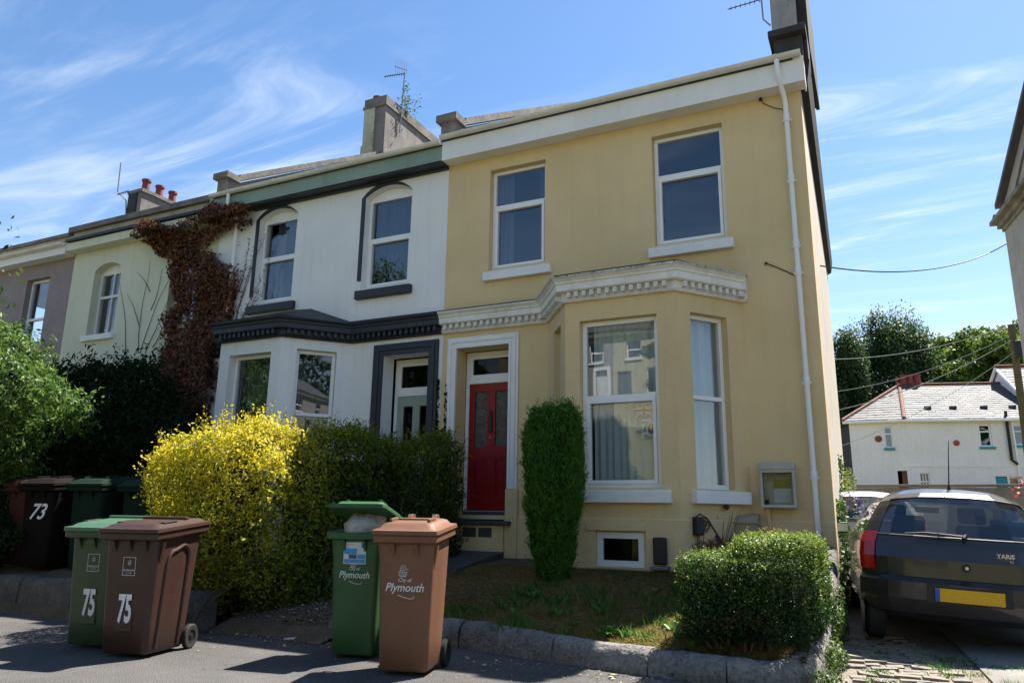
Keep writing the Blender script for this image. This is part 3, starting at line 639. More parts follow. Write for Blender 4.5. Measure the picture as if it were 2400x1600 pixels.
mb.f += [[A[0], A[1], B[0], C_[0]], [A[1], A[2], B[1], B[0]], [A[2], A[3], C_[1], B[1]], [B[0], B[1], C_[1], C_[0]], A[::-1]]
obj('bay_roof', mb, LEAD, wh)
wk = dict(deep=.13, arch=.16)
NETD = cloth_mat('lace_curtain', (.10, .12, .135), .6)
window(wh, FACADE, -10.40, -9.455, 5.0, 6.86, 5.92, sill=(-10.477, -9.33, 4.80, 4.95, SILL), sillmat=SLATEP, curtain=[(-10.2, -9.95, CURT)], **wk)
window(wh, FACADE, -7.877, -6.889, 5.0, 6.86, 5.92, sill=(-7.94, -6.80, 4.80, 4.95, SILL), sillmat=SLATEP, curtain=[(-7.55, -6.95, NETD)], **wk)
for a, b in ((-10.40, -9.455), (-7.877, -6.889)):   # painted hood moulding: left leg and arch
    hm = MB(FACADE); pi = arc(a-.0, b+.0, 6.70, .16); po = arc(a-.075, b+.0, 6.70, .235)
    for k in range(10):
        p, q, r_, s_ = pi[k], pi[k+1], po[k+1], po[k]
        hm.hexa([(p[0], .002, p[1]), (q[0], .002, q[1]), (r_[0], .002, r_[1]), (s_[0], .002, s_[1]), (p[0], .022, p[1]), (q[0], .022, q[1]), (r_[0], .022, r_[1]), (s_[0], .022, s_[1])])
    hm.box(a-.075, a-.0, .002, .022, 5.15, 6.70); obj('hood_moulding', hm, SLATEP, wh)
w1 = window(wh, GF, -9.89, -8.952, 1.55, 3.80, None, deep=.14, sash_low=False, sill=(-9.95, -8.88, 1.4, 1.52, .08), curtain=[(-9.80, -9.0, NETD)])
w2 = window(wh, GR, .265, .925, 1.55, 3.86, 2.78, deep=.10, sash_low=False, sill=(.2, 1.0, 1.4, 1.52, .08), curtain=[(.28, .9, NETD)])
window(wh, GL, .3, .85, 1.55, 3.8, None, deep=.12, sash_low=False)
FLW = M('embroidered_flower', (.62, .65, .65), .8)
def flower(fr, parent, s, z, r):
    m = MB(fr)
    for k in range(7):
        a = 2*math.pi*k/7+.2; c_, s_ = math.cos(a), math.sin(a)
        pts = [(s+c_*r*t-s_*w, -.272, z+s_*r*t+c_*w) for t, w in ((.25, 0), (.6, r*.14), (1, 0), (.6, -r*.14))]
        m.face(*pts); m.face(*[(p[0], -.274, p[2]) for p in pts[::-1]])
    obj('flower_motif', m, FLW, parent)
for s_, z_ in ((-9.32, 3.42), (-9.62, 2.98), (-9.15, 3.02), (-9.4, 2.5)): flower(GF, w1, s_, z_, .085)
flower(GR, w2, .74, 3.62, .10)
# door with slate surround
wb_ = MB(FACADE); ring_frame(wb_, -7.288, -6.412, 1.2, 3.75, .06, -.42, -.35); wb_.box(-7.227, -6.473, -.415, -.345, 3.12, 3.21); wf = obj('door_frame', wb_, PAINTW, wh, bevel=.005)
f3 = MB(FACADE); ring_frame(f3, -7.226, -6.474, 3.211, 3.688, .055, -.405, -.36); obj('fanlight_frame', f3, PAINTW, wf)
obj('pane', MB(FACADE).box(-7.17, -6.53, -.386, -.380, 3.267, 3.632), GLASSK, wf)
wd = MB(FACADE); a0, a1 = -7.224, -6.476; m_ = (a0+a1)/2
wd.box(a0, a0+.12, -.40, -.36, 1.262, 3.118); wd.box(a1-.12, a1, -.40, -.36, 1.262, 3.118); wd.box(m_-.07, m_+.07, -.40, -.36, 1.5, 2.05); wd.box(m_-.07, m_+.07, -.40, -.36, 2.2, 2.95)
for z0, z1 in ((1.262, 1.5), (2.05, 2.2), (2.95, 3.118)): wd.box(a0+.12, a1-.12, -.40, -.36, z0, z1)
wdo = obj('door', wd, SAGED, wh, bevel=.004, label='sage green front door with dark glazed lights')
for s0, s1 in ((a0+.12, m_-.07), (m_+.07, a1-.12)):
    obj('panel', MB(FACADE).box(s0-.003, s1+.003, -.39, -.378, 1.49, 2.06), SAGED, wdo); obj('glazed_light', MB(FACADE).box(s0-.003, s1+.003, -.39, -.38, 2.19, 2.96), GLASSK, wdo)
ws = MB(FACADE); xs = [-7.492, -7.43, -7.37, -7.297]; xr = [-6.22, -6.28, -6.34, -6.403]; zt = [3.955, 3.90, 3.845, 3.762]; th = [.035, .05, .032]
for k in range(3):
    ws.box(xs[k], xs[k+1], .002, th[k], .9, zt[k]); ws.box(xr[k+1], xr[k], .002, th[k], .9, zt[k]); ws.box(xs[k+1], xr[k+1], .002, th[k], zt[k+1], zt[k])
obj('door_surround', ws, SLATEP, wh, bevel=.003)
obj('doorstep', MB(FACADE).box(-7.4, -6.3, -.3, .17, .9, 1.12), STEPM, wh)
obj('fascia', MB().box(X0W-.1, XD-.003, -.25, -.226, FB+.01, 7.265), GREENP, wh)
obj('soffit', MB().box(X0W-.1, XD-.003, -.224, -.002, FB-.02, FB), SLATEP, wh)
obj('soffit_moulding', MB().box(X0W+.9, XD-.003, -.07, -.002, FB-.06, FB-.022), SLATEP, wh)
gutter(wh, X0W-.02, XD-.002, -.316, 7.29, GUTW, [X0W+.6+k*1.05 for k in range(5)])
downpipe(wh, -10.98, -.316, -.085, 7.29, 4.30, UPVC, [6.3, 5.5, 4.6])
obj('roof', MB().hexa([(X0W, -.26, 7.23), (XD-.003, -.26, 7.23), (XD-.003, 9.3, 7.23), (X0W, 9.3, 7.23), (X0W, -.26, 7.29), (XD-.003, -.26, 7.29), (XD-.003, 4.7, 10.1), (X0W, 4.7, 10.1)]), SLATE, wh)
party(wh, X0W-.07, -.02, 7.40, 4.86, 10.55)
ch = obj('chimney', MB().box(-11.93, -11.24, 4.87, 7.7, 9.8, 12.02), CHIM, wh)
cp = MB(); cp.box(-11.98, -11.19, 4.82, 7.75, 12.023, 12.10); cp.box(-11.95, -11.22, 4.85, 7.72, 12.103, 12.33); obj('chimney_cap', cp, STONE, ch)
obj('chimney_breast', MB().box(-11.932, -11.58, 4.83, 4.868, 9.8, 12.02), CHIMW, ch, label='pale limewashed front pier with moss')
obj('breast_step', MB().box(-12.0, -11.936, 4.85, 5.4, 9.8, 10.95), CHIMW, ch)
obj('chimney_pot', MB().lathe([(.10, 0), (.10, .12), (.125, .13), (.125, .17), (.09, .17)], (-11.72, 5.1, 12.331), 14), TERRA, ch, smooth=True)

# ------------------------------------------------------------------ cream house and grey house to the left
X0C, X0G = -15.97, -21.3
crh = thing('cream_house', (-13.7, 4, .6), 'pale cream terrace house part covered by brown creeper', 'house')
opc = [(-15.19, -14.31, 4.85, 6.45, .16), (-12.75, -11.95, 4.85, 6.45, .16)]
mb = MB(FACADE); wall_panel(mb, X0C, X0W-.002, -.2, 6.8, opc); obj('front_wall', mb, CREAM, crh)
obj('back_wall', MB().box(X0C, X0W, 8.7, 9, -.2, 6.8), GABLE, crh)
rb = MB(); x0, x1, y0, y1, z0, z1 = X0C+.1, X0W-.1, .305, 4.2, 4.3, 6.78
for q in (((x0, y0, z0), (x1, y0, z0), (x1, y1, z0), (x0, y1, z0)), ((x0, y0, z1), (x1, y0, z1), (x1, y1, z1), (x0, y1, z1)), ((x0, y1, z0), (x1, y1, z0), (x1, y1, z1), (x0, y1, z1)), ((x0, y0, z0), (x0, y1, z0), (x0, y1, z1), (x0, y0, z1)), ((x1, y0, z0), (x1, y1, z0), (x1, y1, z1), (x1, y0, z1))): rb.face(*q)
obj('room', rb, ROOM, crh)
for a, b in ((-15.19, -14.31), (-12.75, -11.95)):
    window(crh, FACADE, a, b, 4.85, 6.45, 5.72, deep=.17, arch=.16, sash_low=False, bars=1, mat=PAINTW, sill=(a-.06, b+.06, 4.7, 4.82, .08))
obj('fascia', MB().box(X0C, X0W-.1, -.25, -.002, 6.80, 6.975), CREAM, crh)
obj('gutter', MB().box(X0C+.05, X0W-.05, -.31, -.20, 6.995, 7.05), BLACKP, crh)
obj('parapet', MB().box(X0C+.02, X0W-.08, -.12, .18, 7.052, 7.27), PARAP, crh, label='pale stone parapet along the eaves')
obj('coping', MB().box(X0C-.08, X0W-.1, -.20, .24, 7.273, 7.40), STONE, crh, bevel=.01)
obj('pipe', MB().tube([(-11.95, -.2, 6.98), (-11.95, -.2, 6.75), (-11.95, -.05, 6.6)], .04, 10), BLACKP, crh, smooth=True)
obj('roof', MB().hexa([(X0C, .2, 7.0), (X0W-.02, .2, 7.0), (X0W-.02, 9.3, 7.0), (X0C, 9.3, 7.0), (X0C, .2, 7.1), (X0W-.02, .2, 7.1), (X0W-.02, 4.7, 8.6), (X0C, 4.7, 8.6)]), SLATE, crh)
gh = thing('grey_house', (-18.6, 4, .6), 'grey pebbledashed terrace house at the far left', 'house')
mb = MB(FACADE); wall_panel(mb, X0G, X0C-.002, -.2, 6.75, [(-17.62, -16.77, 4.85, 6.40, 0), (-20.4, -19.5, 4.85, 6.40, 0)]); obj('front_wall', mb, GREYR, gh)
obj('back_wall', MB().box(X0G, X0C-.002, 8.7, 9, -.2, 6.8), GABLE, gh)
rb = MB(); x0, x1 = X0G+.1, X0C-.1
for q in (((x0, y0, z0), (x1, y0, z0), (x1, y1, z0), (x0, y1, z0)), ((x0, y1, z0), (x1, y1, z0), (x1, y1, z1), (x0, y1, z1)), ((x0, y0, z1), (x1, y0, z1), (x1, y1, z1), (x0, y1, z1))): rb.face(*q)
obj('room', rb, ROOM, gh)
for a, b in ((-17.62, -16.77), (-20.4, -19.5)): window(gh, FACADE, a, b, 4.85, 6.40, 5.45, deep=.12, sash_low=False, sill=(a-.06, b+.06, 4.7, 4.82, .08))
obj('fascia', MB().box(X0G, X0C-.01, -.25, -.002, 6.755, 6.93), FASC, gh)
gutter(gh, X0G, X0C-.01, -.316, 6.99, GUTW, [])
obj('parapet', MB().box(X0G, X0C-.02, -.1, .2, 6.98, 7.22), PARAP, gh)
obj('coping', MB().box(X0G, X0C-.1, -.16, .25, 7.223, 7.30), STONE, gh)
obj('roof', MB().hexa([(X0G, .2, 6.9), (X0C-.02, .2, 6.9), (X0C-.02, 9.3, 6.9), (X0G, 9.3, 6.9), (X0G, .2, 7.0), (X0C-.02, .2, 7.0), (X0C-.02, 4.7, 8.5), (X0G, 4.7, 8.5)]), SLATE, gh)
ch2 = obj('chimney', MB().box(-18.55, -18.03, 2.9, 5.6, 7.6, 9.93), CHIM, gh)
obj('chimney_cap', MB().box(-18.6, -17.98, 2.86, 5.64, 9.933, 10.03), STONE, ch2)
obj('chimney_pier', MB().box(-18.552, -18.2, 2.86, 2.898, 7.6, 9.93), CHIMD, ch2)
for yy in (3.15, 3.6, 4.05): obj('chimney_pot', MB().lathe([(.115, 0), (.105, .25), (.10, .32), (.13, .34), (.13, .40), (.10, .41)], (-18.25, yy, 10.032), 14), POT, ch2, smooth=True)
# ------------------------------------------------------------------ low boundary walls of half-round coping stones
def jit(mb, amt, seed, f=9.0):
    v = np.array(mb.v); d = np.stack([pnoise(v, f, seed+k)*.7+pnoise(v, f*2.7, seed+9+k)*.4 for k in range(3)], 1)*amt; mb.v = [tuple(p) for p in v+d]
def dense(pts, step=.03):
    out = []
    for a, b in zip(pts, pts[1:]):
        a, b = np.array(a, float), np.array(b, float); n = max(1, int(np.linalg.norm((b-a)[:2])/step))
        for k in range(n): out.append(a+(b-a)*k/n)
    out.append(np.array(pts[-1], float)); return out
def coping_stone(name, pts, w, parent, mat, seed, round_=True):
    """pts: (x, y, top z) along the front face line; body lies to the left of travel"""
    pts = dense(pts); mb = MB(); rg = []
    for k, p in enumerate(pts):
        t = pts[min(k+1, len(pts)-1)]-pts[max(k-1, 0)]; t = t[:2]/np.linalg.norm(t[:2]); n = np.array([-t[1], t[0]]); h = p[2]*(.9 if p[2] < .3 else 1)
        rr = min(w/2, .12); prof = [(0.0, -.12), (-.004, h*.35)]
        prof += [(rr-rr*math.cos(a), h-rr+rr*math.sin(a)) for a in [math.pi/2*q/5 for q in range(6)]]
        prof += [(w-rr+rr*math.sin(a), h-rr+rr*math.cos(a)) for a in [math.pi/2*q/3 for q in range(1, 4)]]+[(w, -.12)]
        e = 0.0
        if k in (0, len(pts)-1): e = .007
        rg.append([(p[0]+n[0]*(o+e*(1 if o < w/2 else -1)), p[1]+n[1]*(o+e*(1 if o < w/2 else -1)), z-(e if z > .05 else 0)) for o, z in prof])
    mb.rings(rg); jit(mb, .013, seed); jit(mb, .006, seed+3, 34); return obj(name, mb, mat, parent, smooth=True)
bw = thing('garden_wall', (-2, -3.8, 0), 'low curved kerb wall of rounded grey limestone round the lawn', 'wall')
segs = [[(-4.78, -3.66, .20), (-4.40, -3.64, .24)], [(-4.36, -3.64, .26), (-3.66, -3.60, .265)], [(-3.645, -3.60, .265), (-3.1, -3.70, .25), (-2.64, -3.80, .235)], [(-2.625, -3.80, .235), (-2.1, -3.88, .22), (-1.77, -3.93, .21)],
        [(-1.755, -3.93, .215), (-1.17, -3.97, .205)], [(-1.15, -3.97, .205), (-.95, -3.94, .20), (-.78, -3.85, .20), (-.64, -3.70, .205), (-.565, -3.5, .215), (-.54, -3.25, .225)],
        [(-.54, -3.235, .225), (-.53, -2.7, .27), (-.53, -2.2, .335)], [(-.53, -2.185, .335), (-.53, -1.7, .42), (-.53, -1.15, .53)], [(-.53, -1.135, .53), (-.53, -.6, .70), (-.535, -.06, .93)]]
for k, s in enumerate(segs): coping_stone('coping_stone', s, .27, bw, WALLS, 20+k)
lw = thing('left_garden_wall', (-9, -4.15, 0), 'low rough stone wall in shade behind the left pair of bins', 'wall')
for k in range(9): coping_stone('wall_stone', [(-15.2+k*.98, -4.22, .41+.02*math.sin(k*2.1)), (-15.2+k*.98+.96, -4.22, .41+.02*math.sin(k*1.3))], .3, lw, WALLR, 50+k)
tag(coping_stone('kerb_stone', [(-5.02, -3.80, .22), (-4.66, -3.84, .25)], .3, None, WALLS, 71), 'rough grey stone block lying at the hedge foot behind the green bin', 'stone')

# ------------------------------------------------------------------ lawn grass, weeds, litter
def blades(name, P, h, w, mat, lean=.5, tint=None, rng=RNG):
    n = len(P); a = rng.uniform(0, 6.283, n); hh = h*rng.uniform(.5, 1.3, n); L = rng.normal(size=(n, 2))*lean*hh[:, None]
    B = np.stack([np.cos(a), np.sin(a), np.zeros(n)], 1)*w*.5*rng.uniform(.7, 1.4, n)[:, None]
    top = P+np.concatenate([L, hh[:, None]], 1); mid = P+np.concatenate([L*.35, hh[:, None]*.55], 1)
    V = np.stack([P-B, P+B, mid+B*.8, top, mid-B*.8], 1).reshape(-1, 3).astype(np.float32)
    me = bpy.data.meshes.new(name); me.vertices.add(5*n); me.vertices.foreach_set('co', V.ravel()); me.loops.add(5*n); me.loops.foreach_set('vertex_index', np.arange(5*n, dtype=np.int32))
    me.polygons.add(n); me.polygons.foreach_set('loop_start', np.arange(0, 5*n, 5, dtype=np.int32)); me.polygons.foreach_set('loop_total', np.full(n, 5, np.int32))
    at = me.attributes.new('tint', 'FLOAT', 'FACE'); at.data.foreach_set('value', (rng.uniform(0, 1, n) if tint is None else np.clip(tint, 0, 1)).astype(np.float32))
    me.update(calc_edges=True); me.materials.append(mat); return link(bpy.data.objects.new(name, me))
DRYG = leaf_mat('dry_grass', (.46, .32, .14), (.33, .25, .10), (.10, .15, .03), .3, .7)
GRN = leaf_mat('green_grass', (.05, .13, .018), (.09, .19, .03), (.14, .24, .05), .4, .5)
def wall_front(x): return float(np.interp(x, (-4.4, -3.6, -2.6, -1.7, -1.15, -.75), (-3.64, -3.60, -3.80, -3.93, -3.97, -3.8)))
n = 200000; gx_ = RNG.uniform(-5.0, -.8, n); gy_ = RNG.uniform(-3.95, -.9, n)
k = (gy_ > np.interp(gx_, (-4.4, -3.6, -2.6, -1.7, -1.15, -.75), (-3.64, -3.60, -3.80, -3.93, -3.97, -3.8))+.2)
gx_, gy_ = gx_[k], gy_[k]; gz_ = np.interp(gy_, (-3.95, -3.6, -2.6, -1.4, -.5), (.06, .17, .32, .50, .60))-.01
GP = np.stack([gx_, gy_, gz_], 1); pat = pnoise(GP*np.array([1, 1, 0]), 2.6, 5)
o = blades('lawn_grass', GP, .042, .006, DRYG, 1.3, tint=.44+.32*pat+RNG.normal(size=len(GP))*.22); tag(o, 'short parched brown grass of the sloping front lawn', 'grass', kind='stuff')
# green tufts and broad leaved weeds
TP = []; 
for q in range(46):
    c = (RNG.uniform(-3.6, -1.2), RNG.uniform(-3.6, -1.8)); TP.append((*c, lawn_z(c[1])))
TP += [(-4.35+.1*q, -3.3+.1*(q % 3), lawn_z(-3.3)) for q in range(8)]
wp = np.concatenate([np.array(t)+RNG.normal(size=(34, 3))*np.array([.07, .06, 0]) for t in TP])
tag(blades("grass_tufts", wp, .11, .010, GRN, .5), 'green grass tufts scattered over the parched lawn', 'grass', kind='stuff')
WEED = leaf_mat('weed_leaf', (.05, .13, .02), (.09, .20, .035), (.16, .28, .07), .4, .4)
def weed_clump(c, nleaf, L, seed):
    rs = np.random.default_rng(seed); a = rs.uniform(0, 6.28, nleaf); el = rs.uniform(.5, 1.25, nleaf); P = []; N = []; T = []
    d = np.stack([np.cos(a)*np.cos(el), np.sin(a)*np.cos(el), np.sin(el)], 1); return np.array(c)+d*L*.5, d, L
wspots = [(-2.22, -3.52, 16, .17), (-2.08, -3.50, 12, .14), (-1.75, -3.2, 10, .13), (-1.66, -3.42, 9, .16), (-1.5, -3.62, 8, .13), (-2.62, -3.3, 12, .14), (-2.9, -3.05, 12, .15), (-3.25, -3.25, 14, .15), (-3.0, -2.6, 10, .13), (-3.55, -2.95, 10, .12), (-2.5, -2.9, 10, .12), (-2.35, -3.65, 8, .10), (-3.4, -2.5, 12, .15), (-2.05, -2.75, 8, .10)]
V = []; Fc = []; tn = []
for q, (x, y, nl, L) in enumerate(wspots):
    for j in range(nl):
        a = RNG.uniform(0, 6.28); el = RNG.uniform(.45, 1.3); d = np.array([math.cos(a)*math.cos(el), math.sin(a)*math.cos(el), math.sin(el)]); b = np.cross(d, [0, 0, 1.0]); b /= np.linalg.norm(b); u = np.cross(b, d)
        p = np.array([x, y, lawn_z(y)]); l = L*RNG.uniform(.6, 1.2); w_ = l*.13; i0 = len(V)
        tipd = d*.9+np.array([d[0], d[1], 0])*.25-np.array([0, 0, .12])
        for t, ww in ((0, .25), (.35, 1), (.7, .8)): V.append(p+d*l*t-b*w_*ww+u*w_*.3); V.append(p+d*l*t); V.append(p+d*l*t+b*w_*ww+u*w_*.3)
        V.append(p+tipd*l)
        for r_ in (0, 3): Fc += [[i0+r_, i0+r_+1, i0+r_+4, i0+r_+3], [i0+r_+1, i0+r_+2, i0+r_+5, i0+r_+4]]
        Fc += [[i0+6, i0+7, i0+9], [i0+7, i0+8, i0+9]]; tn += [RNG.uniform()]*6
me = bpy.data.meshes.new('lawn_weeds'); me.from_pydata([tuple(v) for v in V], [], Fc); at = me.attributes.new('tint', 'FLOAT', 'FACE'); at.data.foreach_set('value', tn); me.materials.append(WEED)
o = link(bpy.data.objects.new('lawn_weeds', me)); tag(o, 'green dandelion leaved weeds along the front of the lawn', 'weeds', kind='stuff')
# leaf litter below the hedge and pale gravel
LIT = leaf_mat('leaf_litter', (.10, .06, .03), (.22, .16, .08), (.34, .31, .28), .1, .8)
n = 2600; P = np.stack([RNG.uniform(-6.6, -4.3, n), RNG.uniform(-4.15, -2.7, n), np.zeros(n)], 1); P[:, 2] = np.interp(P[:, 1], (-3.95, -3.6, -2.6), (.05, .17, .33))+.012; P[P[:, 1] < -3.8, 2] = .012
tag(leaf_mesh('leaf_litter', P, np.tile([0, 0, 1.0], (n, 1)), .035, LIT, None, .6, jitter=.35), 'dead leaves and pale chippings on the bare ground below the hedge', 'leaf litter', kind='stuff')
n = 1500; P = np.stack([RNG.uniform(-5.6, -4.2, n), RNG.uniform(-2.9, -1.0, n), np.zeros(n)], 1); P[:, 2] = np.interp(P[:, 1], (-3.95, -3.6, -2.6, -1.4, -.5), (.06, .17, .32, .50, .60))+.02
tag(leaf_mesh('path_litter', P, np.tile([0, 0, 1.0], (n, 1)), .03, LIT, None, .6, jitter=.4), 'brown leaf litter beside the front path', 'leaf litter', kind='stuff')

# ------------------------------------------------------------------ hedges and shrubs
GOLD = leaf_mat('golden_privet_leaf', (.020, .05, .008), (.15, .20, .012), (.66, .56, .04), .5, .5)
def hedge_f(p):
    a = np.array([-6.34, -3.55]); b = np.array([-5.86, -1.0]); d = b-a; t = np.clip(((p[:, :2]-a)@d)/(d@d), 0, 1)
    q = p.copy(); q[:, :2] = p[:, :2]-(a+t[:, None]*d); q[:, 2] -= 1.16+.08*t
    f1 = sd_box(q, (0, 0, 0), (.42, .44, .98), .18)
    p2 = p.copy(); p2[:, 1] -= .42*np.clip(1.55-p[:, 2], 0, 1.3)
    f2 = sd_box(p2, (-6.72, -3.86, 1.10), (.86, .55, .98), .36)
    f = np.minimum(f1, f2)+np.maximum(0, (-6.75-p[:, 0]))*np.clip(p[:, 2]-1.0, 0, 2)*.42
    return f+.10*pnoise(p, 4.0, 1)+.06*pnoise(p, 10, 2)
gh_ = thing('golden_privet_hedge', (-6.1, -2.6, .4), 'golden yellow privet hedge between the front gardens, its street end sunlit', 'hedge')
P, N = sample_shell(hedge_f, (-8.2, -4.75, .15), (-5.0, -.3, 2.6), 105000, .30)
tint = .44+.26*(P[:, 2]-1.4)+.50*np.clip((-P[:, 1]-3.0)/1.0, -.55, .8)+RNG.normal(size=len(P))*.15+.16*pnoise(P, 8, 77)+np.clip(hedge_f(P)*1.4, -.4, 0)  # yellow top growth; sunlit street end, shaded base and house side painted in
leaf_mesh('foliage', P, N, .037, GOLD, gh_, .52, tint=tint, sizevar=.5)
_k = hedge_f(P) > -.08; P2, N2 = sprays(P[_k], N[_k], 2600, .16, 8); _t = .48+.26*(P2[:, 2]-1.4)+.50*np.clip((-P2[:, 1]-3.0)/1.0, -.55, .8)+RNG.normal(size=len(P2))*.12; leaf_mesh('spray_leaves', P2, N2, .038, GOLD, gh_, .46, tint=_t, sizevar=.5)  # sprays carry the same painted sun and shade
# upright young shoots
SP = []; SN = []; ST = []; tb = MB()
for q in range(230):
    if q < 120: t = RNG.uniform(); x = -6.34+.48*t+RNG.uniform(-.3, .3); y = -3.5+2.5*t
    else: x = RNG.uniform(-7.2, -6.0); y = RNG.uniform(-4.3, -3.4)
    z = 2.05+.05*RNG.normal()-max(0, -6.6-x)*.55; h = RNG.uniform(.08, .30); lx, ly = RNG.normal(size=2)*.05
    tb.tube([(x, y, z-.1), (x+lx, y+ly, z+h)], [.003, .0015], 4, False)
    m = int(h/.022)
    for j in range(m):
        u = (j+.5)/m; SP.append((x+lx*u+RNG.normal()*.016, y+ly*u+RNG.normal()*.016, z+h*u)); SN.append((RNG.normal(), RNG.normal(), .8)); ST.append(.75+RNG.normal()*.15-(0 if y < -3 else .22))  # shoots nearer the house painted darker, as if shaded
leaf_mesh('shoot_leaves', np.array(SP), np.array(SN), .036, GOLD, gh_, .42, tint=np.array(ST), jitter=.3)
obj('twigs', tb, TWIG, gh_)
core_box('core', (-6.10, -2.25, 1.1), (.10, .95, .75), gh_, rz=-.186); core_box('core', (-6.72, -3.70, 1.2), (.48, .16, .5), gh_)
sb = MB()
for q in range(14):
    t = q/13; x = -6.1+.4*t; y = -3.4+2.4*t; sb.tube([(x+RNG.normal()*.1, y, .2), (x+RNG.normal()*.12, y+.05, .8), (x+RNG.normal()*.2, y, 1.4)], [.02, .014, .008], 6)
obj('stems', sb, TWIG, gh_)

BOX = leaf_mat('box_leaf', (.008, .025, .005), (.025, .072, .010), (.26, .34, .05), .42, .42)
def boxh_f(p):
    f1 = sd_box(p, (-1.05, -3.42, .59), (.51, .38, .31), .07); f2 = sd_box(p, (-.83, -2.90, .69), (.32, .80, .36), .10)
    return np.minimum(f1, f2)+.022*pnoise(p, 6, 11)+.02*pnoise(p, 16, 12)
bh = thing('box_hedge', (-1.1, -3.3, .2), 'clipped green box hedge in the lawn corner with bare stems below', 'hedge')
P, N = sample_shell(boxh_f, (-1.85, -3.95, .2), (-.35, -1.9, 1.2), 80000, .16)
tint = .46+.8*(P[:, 2]-.66)+RNG.normal(size=len(P))*.17+np.clip(boxh_f(P)*2.2, -.4, 0)  # leaves lighten towards the top, sunlight painted into their tint
leaf_mesh('foliage', P, N, .020, BOX, bh, .55, tint=tint, jitter=.75, sizevar=.5); _k = boxh_f(P) > -.04; P2, N2 = sprays(P[_k], N[_k], 2200, .05, 6); leaf_mesh('shoot_leaves', P2, N2, .019, BOX, bh, .5, tint=.62+.8*(P2[:, 2]-.7)+RNG.normal(size=len(P2))*.12)  # shoot tint repeats the painted sunlit top
core_box('core', (-1.14, -3.42, .60), (.40, .22, .17), bh); core_box('core', (-.86, -2.92, .68), (.17, .62, .18), bh)
sb = MB()
for q in range(46):
    x, y = RNG.uniform(-1.5, -.75), RNG.uniform(-3.62, -3.2); zb = lawn_z(y)-.02; a, b = RNG.normal(size=2)*.09
    sb.tube([(x*.6-.44, y*.75-.86, zb), (x*.8-.22+a*.3, y*.9-.34+b*.3, zb+.16), (x+a, y+b-.02, zb+.38)], [RNG.uniform(.008, .016), .008, .004], 6)
obj('stems', sb, TWIG, bh)
DEAD = leaf_mat('brown_box_leaf', (.16, .06, .02), (.25, .12, .04), None, .3, .6)
P = np.stack([RNG.uniform(-1.35, -.85, 500), RNG.uniform(-3.75, -3.55, 500), RNG.uniform(.36, .50, 500)], 1); leaf_mesh('dead_leaves', P, np.tile([0, -1.0, 0], (500, 1)), .022, DEAD, bh, .5)

CON = leaf_mat('conifer_spray', (.014, .05, .006), (.045, .14, .010), (.12, .27, .02), .35, .6)
cf = thing('conifer', (-3.55, -1.65, .5), 'bright green upright conifer standing in front of the bay window', 'conifer')
def con_f(p):
    z = p[:, 2]; w_ = np.interp(z, (.5, .7, 1.0, 1.6, 2.2, 2.44, 2.52), (.13, .19, .29, .375, .385, .33, .22))
    r_ = np.hypot(p[:, 0]+3.55, (p[:, 1]+1.65)); return np.maximum(r_-w_, z-2.52)*.9+.055*pnoise(p*np.array([1, 1, .5]), 7, 21)+.03*pnoise(p*np.array([1, 1, .6]), 17, 22)
P, N = sample_shell(con_f, (-4.1, -2.35, .5), (-2.95, -1.15, 2.62), 52000, .13); N[:, 2] += .3
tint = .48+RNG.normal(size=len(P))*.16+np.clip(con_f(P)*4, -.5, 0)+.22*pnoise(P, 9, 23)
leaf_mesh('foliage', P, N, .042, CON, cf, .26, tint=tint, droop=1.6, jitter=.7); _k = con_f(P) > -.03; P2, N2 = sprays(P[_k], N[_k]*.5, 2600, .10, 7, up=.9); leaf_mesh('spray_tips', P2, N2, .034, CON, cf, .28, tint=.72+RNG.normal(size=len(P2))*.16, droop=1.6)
cb = MB(); cb.lathe([(.06, 0), (.14, .3), (.23, 1.0), (.25, 1.6), (.2, 1.8), (.02, 1.9)], (-3.55, -1.65, .5), 14); obj('core', cb, CORE, cf, smooth=True)
obj('trunk', MB().tube([(-3.55, -1.65, .4), (-3.55, -1.65, .9)], .05, 8), BARK, cf)

LAU = leaf_mat('dark_laurel_leaf', (.006, .014, .005), (.011, .025, .008), (.024, .046, .013), .2, .7, .12)
def lau_f(p):
    return np.minimum(sd_box(p, (-12.95, -1.35, 1.95), (2.1, .78, 1.75), .7), sd_ell(p, (-10.85, -1.2, 1.45), (.95, .8, 1.4)))+.16*pnoise(p, 2.4, 31)+.06*pnoise(p, 7, 32)
lh = thing('dark_shrubbery', (-12, -1.4, .5), 'tall dark green shrubbery in deep shade left of the white house', 'hedge')
P, N = sample_shell(lau_f, (-15.3, -2.5, .4), (-9.6, -.25, 4.6), 48000, .35)
leaf_mesh('foliage', P, N, .085, LAU, lh, .40, droop=-.6); P2, N2 = sprays(P[lau_f(P) > -.1], N[lau_f(P) > -.1], 1300, .32, 11); leaf_mesh('shoot_leaves', P2, N2, .085, LAU, lh, .36, droop=-.3)
core_box('core', (-12.7, -1.35, 2.0), (1.5, .42, 1.35), lh); core_box('core', (-10.9, -1.2, 1.5), (.45, .4, .9), lh)
st_ = MB()
for q in range(9): st_.tube([(-14.3+q*.45, -1.5, .4), (-14.3+q*.45, -1.4, 2.2)], [.04, .02], 6)
obj('stems', st_, BARK, lh)

